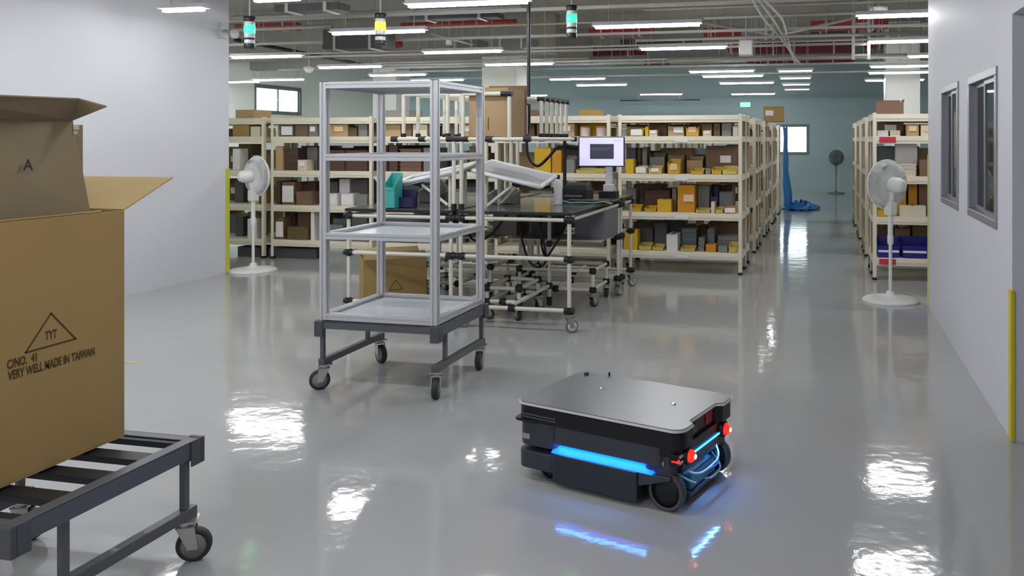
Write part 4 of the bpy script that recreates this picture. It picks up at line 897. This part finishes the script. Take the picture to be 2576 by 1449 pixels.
for k in range(6):
    y = 7.17+k*.148
    hp = MB(); pipe(hp, (-2.50, y, zu+.02), (-2.50, y, 1.965)); pipe(hp, (-2.92, y, zu+.02), (-2.92, y, 1.965)); pipe(hp, (-2.92, y, 1.965), (-2.50, y, 1.965)); h_ = hp.obj('divider_hoop', M_ivory, ur)
    for x in (-2.50, -2.92): MB().cyl((x-.035, y, 1.965), (x+.035, y, 1.965), PR*1.4, 10).obj('joint', M_black, h_); MB().cyl((x, y, zu+.018), (x, y, zu+.05), PR*1.4, 10).obj('joint', M_black, h_)
for k in range(5):
    y = 6.72+k*.27
    hp = MB(); pipe(hp, (-3.62, y, zu+.02), (-3.62, y, 1.99)); pipe(hp, (-3.2, y, zu+.02), (-3.2, y, 1.99)); pipe(hp, (-3.62, y, 1.99), (-3.2, y, 1.99)); h_ = hp.obj('divider_hoop', M_ivory, ur)
    for x in (-3.62, -3.2): MB().cyl((x, y, zu+.018), (x, y, zu+.05), PR*1.4, 10).obj('joint', M_black, h_)
hp = MB(); pipe(hp, (-3.02, uy0, 1.985), (-2.64, uy0, 1.985)); pipe(hp, (-2.60, uy0, zu), (-2.60, uy0, 1.96)); pipe(hp, (-3.02, uy0, zu+.02), (-3.02, uy0, 1.985)); h_ = hp.obj('guard_hoop', M_ivory, ur)
b = MB(); b.cyl((-2.67, uy0, 1.985), (-2.575, uy0, 1.985), PR*1.5, 10); b.obj('joint', M_black, h_)
MB().box(-3.6, -2.46, 7.0, 7.96, zu+.019, zu+.027).obj('shelf_board', mat('grey_board', (170, 168, 160), .5), ur) if False else None
# big carton on the upper rack
x0, x1 = -2.985, -2.625
t = carton(x0, x1, 6.68, 7.08, zu+.019, 2.04, 'kraft'); t.children[0].data.materials[0] = mat('carton_ochre', (170, 144, 108), .85); tag(t, 'big tan carton on the upper pipe rack, left of divider hoops', 'box')
MB().box(-.004, .004, -.2015, -.2005, .06, .17).obj('slot', M_ink, t)
x0, x1 = -3.0, -2.63
t = carton(x0+.03, x1+.01, 7.0+.085, 7.12, zu+.019, 2.08, 'brown'); bpy.data.objects.remove(t.children[0]) if False else None
tag(t, 'slim brown carton standing behind the big tan carton', 'box')
# tilted trays
def tilted(lab, xa, za, xb, zb, y0, y1, rise):
    t = thing('tilted_tray', lab, 'tray', ((xa+xb)/2, y0, BT), 0, 'tilted trays on the benches'); cx_ = (xa+xb)/2
    L = [(xa-cx_, 0, za-BT), (xb-cx_, 0, zb-BT), (xb-cx_, y1-y0, zb-BT+rise), (xa-cx_, y1-y0, za-BT+rise)]
    MB().slab(L, .018).obj('tray_panel', M_pan if False else mat('tray_grey', (200, 200, 204), .3, .15), t, .002)
    up = Vector((0, 0, .03)); Lv = [Vector(p_) for p_ in L]
    for i in range(4): MB().path([Lv[i]+up*.4, Lv[(i+1) % 4]+up*.4], .019, 8).obj('rim', mat('pale_tray_rim', (226, 226, 228), .35), t)
    for y in (.05, y1-y0-.05):
        a = Lv[0].lerp(Lv[1], .15); c = Lv[0].lerp(Lv[1], .62); r_ = rise*y/(y1-y0)
        MB().cyl((a.x, y, a.z+r_-.01), (a.x, y, .002), PR*.9, 10).obj('support', M_ivory, t)
        MB().cyl((c.x, y, c.z+r_-.01), (a.x*.9, y, .02), PR*.8, 10).obj('strut', M_ivory, t)
        MB().cyl((c.x-.03, y, c.z+r_-.015), (c.x+.04, y, c.z+r_-.03), PR*1.7, 10).obj('joint', M_black, t)
    return t
tilted('grey tilted tray on the front right bench sloping down to the right', -3.0, 1.31, -2.38, 1.175, 6.80, 7.22, .075)
tilted('grey tilted tray on the front left bench sloping down to the left', -3.14, 1.31, -3.80, 1.17, 6.80, 7.22, .06)
# things on the benches
def item(px0, px1, y0, dep, pyt, c, kind, lab, cat='bin', z0=BT+.001):
    a, e = XY(px0, y0), XY(px1, y0); t = carton(a, e, y0, y0+dep, z0, max(ZP((a+e)/2, y0, pyt), z0+.03), c, '', kind); return tag(t, lab, cat)
item(966, 992, 6.62, .14, 436, 'teal', 'bin', 'teal plastic bin standing upright on the front left bench')
item(996, 1040, 6.7, .08, 478, 'navy', 'bin', 'navy blue bin beside the teal bin on bench')
t = item(1050, 1120, 7.3, .2, 470, 'dark grey', 'bin', 'dark grey bin beneath the left tilted tray')
t = item(1225, 1290, 7.3, .2, 480, 'grey', 'bin', 'grey bin beneath the right tilted tray')
def gadget(name, lab, cat, px, Y, z, parts, rz=0):
    t = thing(name, lab, cat, (XY(px, Y), Y, z), rz)
    for nm, b, m in parts: b.obj(nm, m, t, .003)
    return t
gadget('white_bottle', 'white cylindrical bottle at the right end of right tilted tray', 'bottle', 1404, 7.35, BT+.001, [('bottle_body', MB().lathe([(.035, 0), (.04, .01), (.04, .2), (.02, .235)], n=18), M_fan), ('cap', MB().lathe([(.016, .236), (.018, .24), (.018, .27), (.006, .275)], n=14), M_black)])
gadget('barcode_printer', 'black desktop printer on the back of the right bench', 'printer', 1452, 7.95, BT+.001, [('printer_body', MB().box(-.13, .13, -.13, .13, 0, .11), M_blackm), ('lid', MB().hexa([(-.12, -.12, .111), (.12, -.12, .111), (.12, .12, .111), (-.12, .12, .111)], [(-.11, -.06, .15), (.11, -.06, .15), (.11, .11, .17), (-.11, .11, .17)]), M_blackm), ('front_slot', MB().box(-.09, .09, -.134, -.131, .04, .055), M_rgrey)])
gadget('scanner_box', 'small white topped black device at the bench rear corner', 'device', 1532, 8.44, BT+.001, [('device_body', MB().box(-.09, .09, -.08, .08, 0, .06), M_blackm), ('white_block', MB().box(-.05, .05, -.05, .05, .061, .13), M_fan)])
gadget('keyboard', 'black keyboard lying on the back of the right bench', 'keyboard', 1482, 7.65, BT+.001, [('keyboard_body', MB().box(-.21, .21, -.07, .07, 0, .02), M_blackm), ('keys', MB().box(-.2, .2, -.06, .06, .0201, .026), M_duct)])
for i, (px, Y, lab) in enumerate([(1450, 7.45, 'loose pale cable looped on the back of the right bench')]):
    X = XY(px, Y); pts = [(X-.25+.1*k, Y+.06*math.sin(k*1.7), BT+.012+.01*(k % 2)) for k in range(7)]; tag(MB().path(catmull(pts, 5), .006, 6).obj('loose_cable', mat('pale_cable', (150, 170, 170), .4), ), lab, 'cable')
# tablet on an arm
YT = 8.12; XT = XY(1513, YT); zT = ZP(XT, YT, 381)
t = thing('tablet_screen', 'lit white tablet screen with dark window, on black post', 'screen', (XT, YT, zT), math.radians(8))
MB().box(-.235, .235, 0, .03, -.155, .15).obj('tablet_case', mat('dark_case', (70, 66, 110), .4), t, .008)
MB().box(-.222, .222, -.004, -.0005, -.143, .140).obj('lit_display', mat('lit_white_display', (225, 222, 245), .4, emit=(218, 214, 246), es=.62), t)
MB().box(-.115, .125, -.007, -.0045, -.075, .075).obj('dark_window', mat('dark_display', (60, 60, 80), .3, emit=(62, 62, 84), es=.25), t)
b = MB(); b.box(-.108, .1, -.0085, -.0072, .03, .036); b.box(-.108, .06, -.0085, -.0072, .012, .018); b.box(.12, .2, -.006, -.0045, .11, .113); b.obj('display_lines', mat('dim_lines', (110, 110, 130), .4, emit=(110, 110, 130), es=.25), t)
XP = XY(1419, YT)
t = thing('tablet_post', 'black upright post and arm holding the tablet', 'post', (XP, YT+.02, BT+.001))
MB().lathe([(.07, 0), (.07, .01), (.025, .02)], n=18).obj('foot', M_blackm, t); MB().cyl((0, 0, .02), (0, 0, zT-BT+.12), .018, 12).obj('pole', mat('dark_brown_pole', (44, 18, 14), .5), t)
MB().cyl((0, 0, zT-BT+.05), (XT-XP-.1, .05, zT-BT+.02), .022, 10).obj('arm', M_blackm, t); MB().box(XT-XP-.16, XT-XP+.02, .014, .06, zT-BT-.04, zT-BT+.06).obj('bracket', M_blackm, t)
X = XY(1532, 8.6)
t = thing('white_stand', 'white stand below the tablet at bench rear', 'stand', (X, 8.6, BT+.001)); MB().box(-.06, .06, -.03, .03, .0, .012).obj('foot', M_fan, t); MB().box(-.035, .035, -.015, .015, .0121, .36).obj('column', M_fan, t, .004)
# hanging cable loop
Y = 8.0
pts = [(XY(1330, Y), Y, 1.72), (XY(1325, Y), Y, 1.58), (XY(1330, Y), Y, 1.42), (XY(1352, Y), Y, 1.33), (XY(1380, Y), Y, 1.42), (XY(1402, Y+.1), Y+.1, 1.52), (XP-.0, YT-.05, 1.53)]
tag(MB().path(catmull(pts, 6), .016, 8).obj('hanging_hose', M_blackm), 'black hose sagging between hanging pole and tablet post', 'hose')
# under the benches
t = carton(XY(1446, 7.7), XY(1522, 7.7), 7.7, 8.2, .641, .925, 'slate'); t.children[0].data.materials[0] = mat('grey_cabinet', (112, 112, 118), .5); tag(t, 'grey cabinet on the lower shelf at right of the front right bench', 'cabinet')
t = carton(XY(1240, 7.8), XY(1300, 7.8), 7.8, 8.2, .641, .9, 'grey'); tag(t, 'grey carton on lower shelf of the front right bench, left side', 'box')
t = carton(XY(1040, 7.8), XY(1130, 7.8), 7.8, 8.2, .641, .9, 'dark grey'); tag(t, 'dark grey carton on lower shelf of the front left bench', 'box')
t = carton(XY(1335, 7.8), XY(1390, 7.8), 7.8, 8.2, .641, .86, 'dark grey'); tag(t, 'dark grey carton on lower shelf beside the grey cabinet', 'box')
for i, (pts, lab) in enumerate([([(-2.3, 7.4, .92), (-2.34, 7.3, .75), (-2.42, 7.25, .6), (-2.5, 7.3, .52), (-2.56, 7.35, .62), (-2.58, 7.4, .8), (-2.6, 7.45, .92)], 'black cable loop hanging under the front right bench, right one'),
                                ([(-2.75, 7.3, .92), (-2.72, 7.25, .7), (-2.62, 7.2, .48), (-2.52, 7.2, .44), (-2.5, 7.3, .5), (-2.55, 7.35, .7), (-2.6, 7.35, .92)], 'black cable loop hanging under the front right bench, left one'),
                                ([(-3.3, 7.3, .92), (-3.25, 7.25, .74), (-3.15, 7.2, .66), (-3.0, 7.2, .72), (-2.85, 7.25, .92)], 'black cable swag between the two front benches')]):
    tag(MB().path(catmull(pts, 6), .011, 8).obj('hanging_cable', M_blackm), lab, 'cable')
# low pipe trolleys parked beneath the rear benches: seen as a tangle of pipes, joints and casters
def trolley(x, y, w_, d_, z1, lab):
    t = thing('pipe_trolley', lab, 'trolley', (x, y, 0), 0, 'low pipe trolleys under the benches')
    for sx in (0, w_):
        for sy in (0, d_):
            b = MB(); pipe(b, (sx, sy, .12), (sx, sy, z1)); b.obj('leg', M_ivory, t); caster(t, sx, sy, .122, .045, random.uniform(-1, 3), M_zinc, M_rubber, M_rgrey, .018); joint(t, sx, sy, .16); joint(t, sx, sy, z1-.02)
    for z in (.16, z1-.02):
        for sy in (0, d_): b = MB(); pipe(b, (.02, sy, z), (w_-.02, sy, z)); b.obj('rail', M_ivory, t)
        for sx in (0, w_): b = MB(); pipe(b, (sx, .02, z), (sx, d_-.02, z)); b.obj('rail', M_ivory, t)
    b = MB(); pipe(b, (w_/2, .02, .16), (w_/2, d_-.02, .16)); b.obj('rail', M_ivory, t); joint(t, w_/2, 0, .16); joint(t, w_/2, d_, .16)
trolley(-2.9, 7.68, .74, .5, .36, 'low pipe trolley under the back of the front right bench')
trolley(-3.92, 7.72, .70, .46, .36, 'low pipe trolley under the back of the front left bench')
trolley(-2.93, 6.95, .30, .5, .3, 'small low pipe trolley under the front right bench')
# carton under the front left bench, turned towards the camera corner
A_ = P(852, 771); 
ub = thing('printed_carton', 'kraft carton with open flaps on the floor behind the cart', 'box', (-3.97, 7.16, 0), math.radians(36))
W_, D_, H_ = .56, .46, .50; th = .006; b = MB()
b.box(-W_/2, W_/2, -D_/2, D_/2, .002, .008); b.box(-W_/2, -W_/2+th, -D_/2, D_/2, .008, H_); b.box(W_/2-th, W_/2, -D_/2, D_/2, .008, H_); b.box(-W_/2+th, W_/2-th, -D_/2, -D_/2+th, .008, H_); b.box(-W_/2+th, W_/2-th, D_/2-th, D_/2, .008, H_)
b.obj('box_body', M_card, ub, .002)
MB().slab([(-W_/2, -D_/2, H_), (W_/2, -D_/2, H_), (W_/2, -D_/2+.12, H_+.05), (-W_/2, -D_/2+.12, H_+.05)], .005).obj('flap', M_card2, ub)
MB().slab([(-W_/2, D_/2, H_), (W_/2, D_/2, H_), (W_/2, D_/2+.1, H_+.04), (-W_/2, D_/2+.1, H_+.04)], .005).obj('flap', M_card2, ub)
mt = Matrix(((1, 0, 0, .0), (0, 0, -1, -D_/2-.0012), (0, 1, 0, .12), (0, 0, 0, 1)))
text('printed_line', 'MADE IN TAIWAN', .035, M_ink, ub, mt, .001, 'CENTER')
b = MB()
for (x0_, z0_), (x1_, z1_) in (((-.06, .22), (0, .31)), ((0, .31), (.06, .22)), ((.06, .22), (-.06, .22))):
    d = Vector((x1_-x0_, z1_-z0_)).normalized(); n_ = Vector((-d.y, d.x))*.003
    b.add([(x0_+n_.x, -D_/2-.0012, z0_+n_.y), (x1_+n_.x, -D_/2-.0012, z1_+n_.y), (x1_-n_.x, -D_/2-.0012, z1_-n_.y), (x0_-n_.x, -D_/2-.0012, z0_-n_.y)], [(0, 1, 2, 3)])
b.obj('printed_triangle', M_ink, ub)
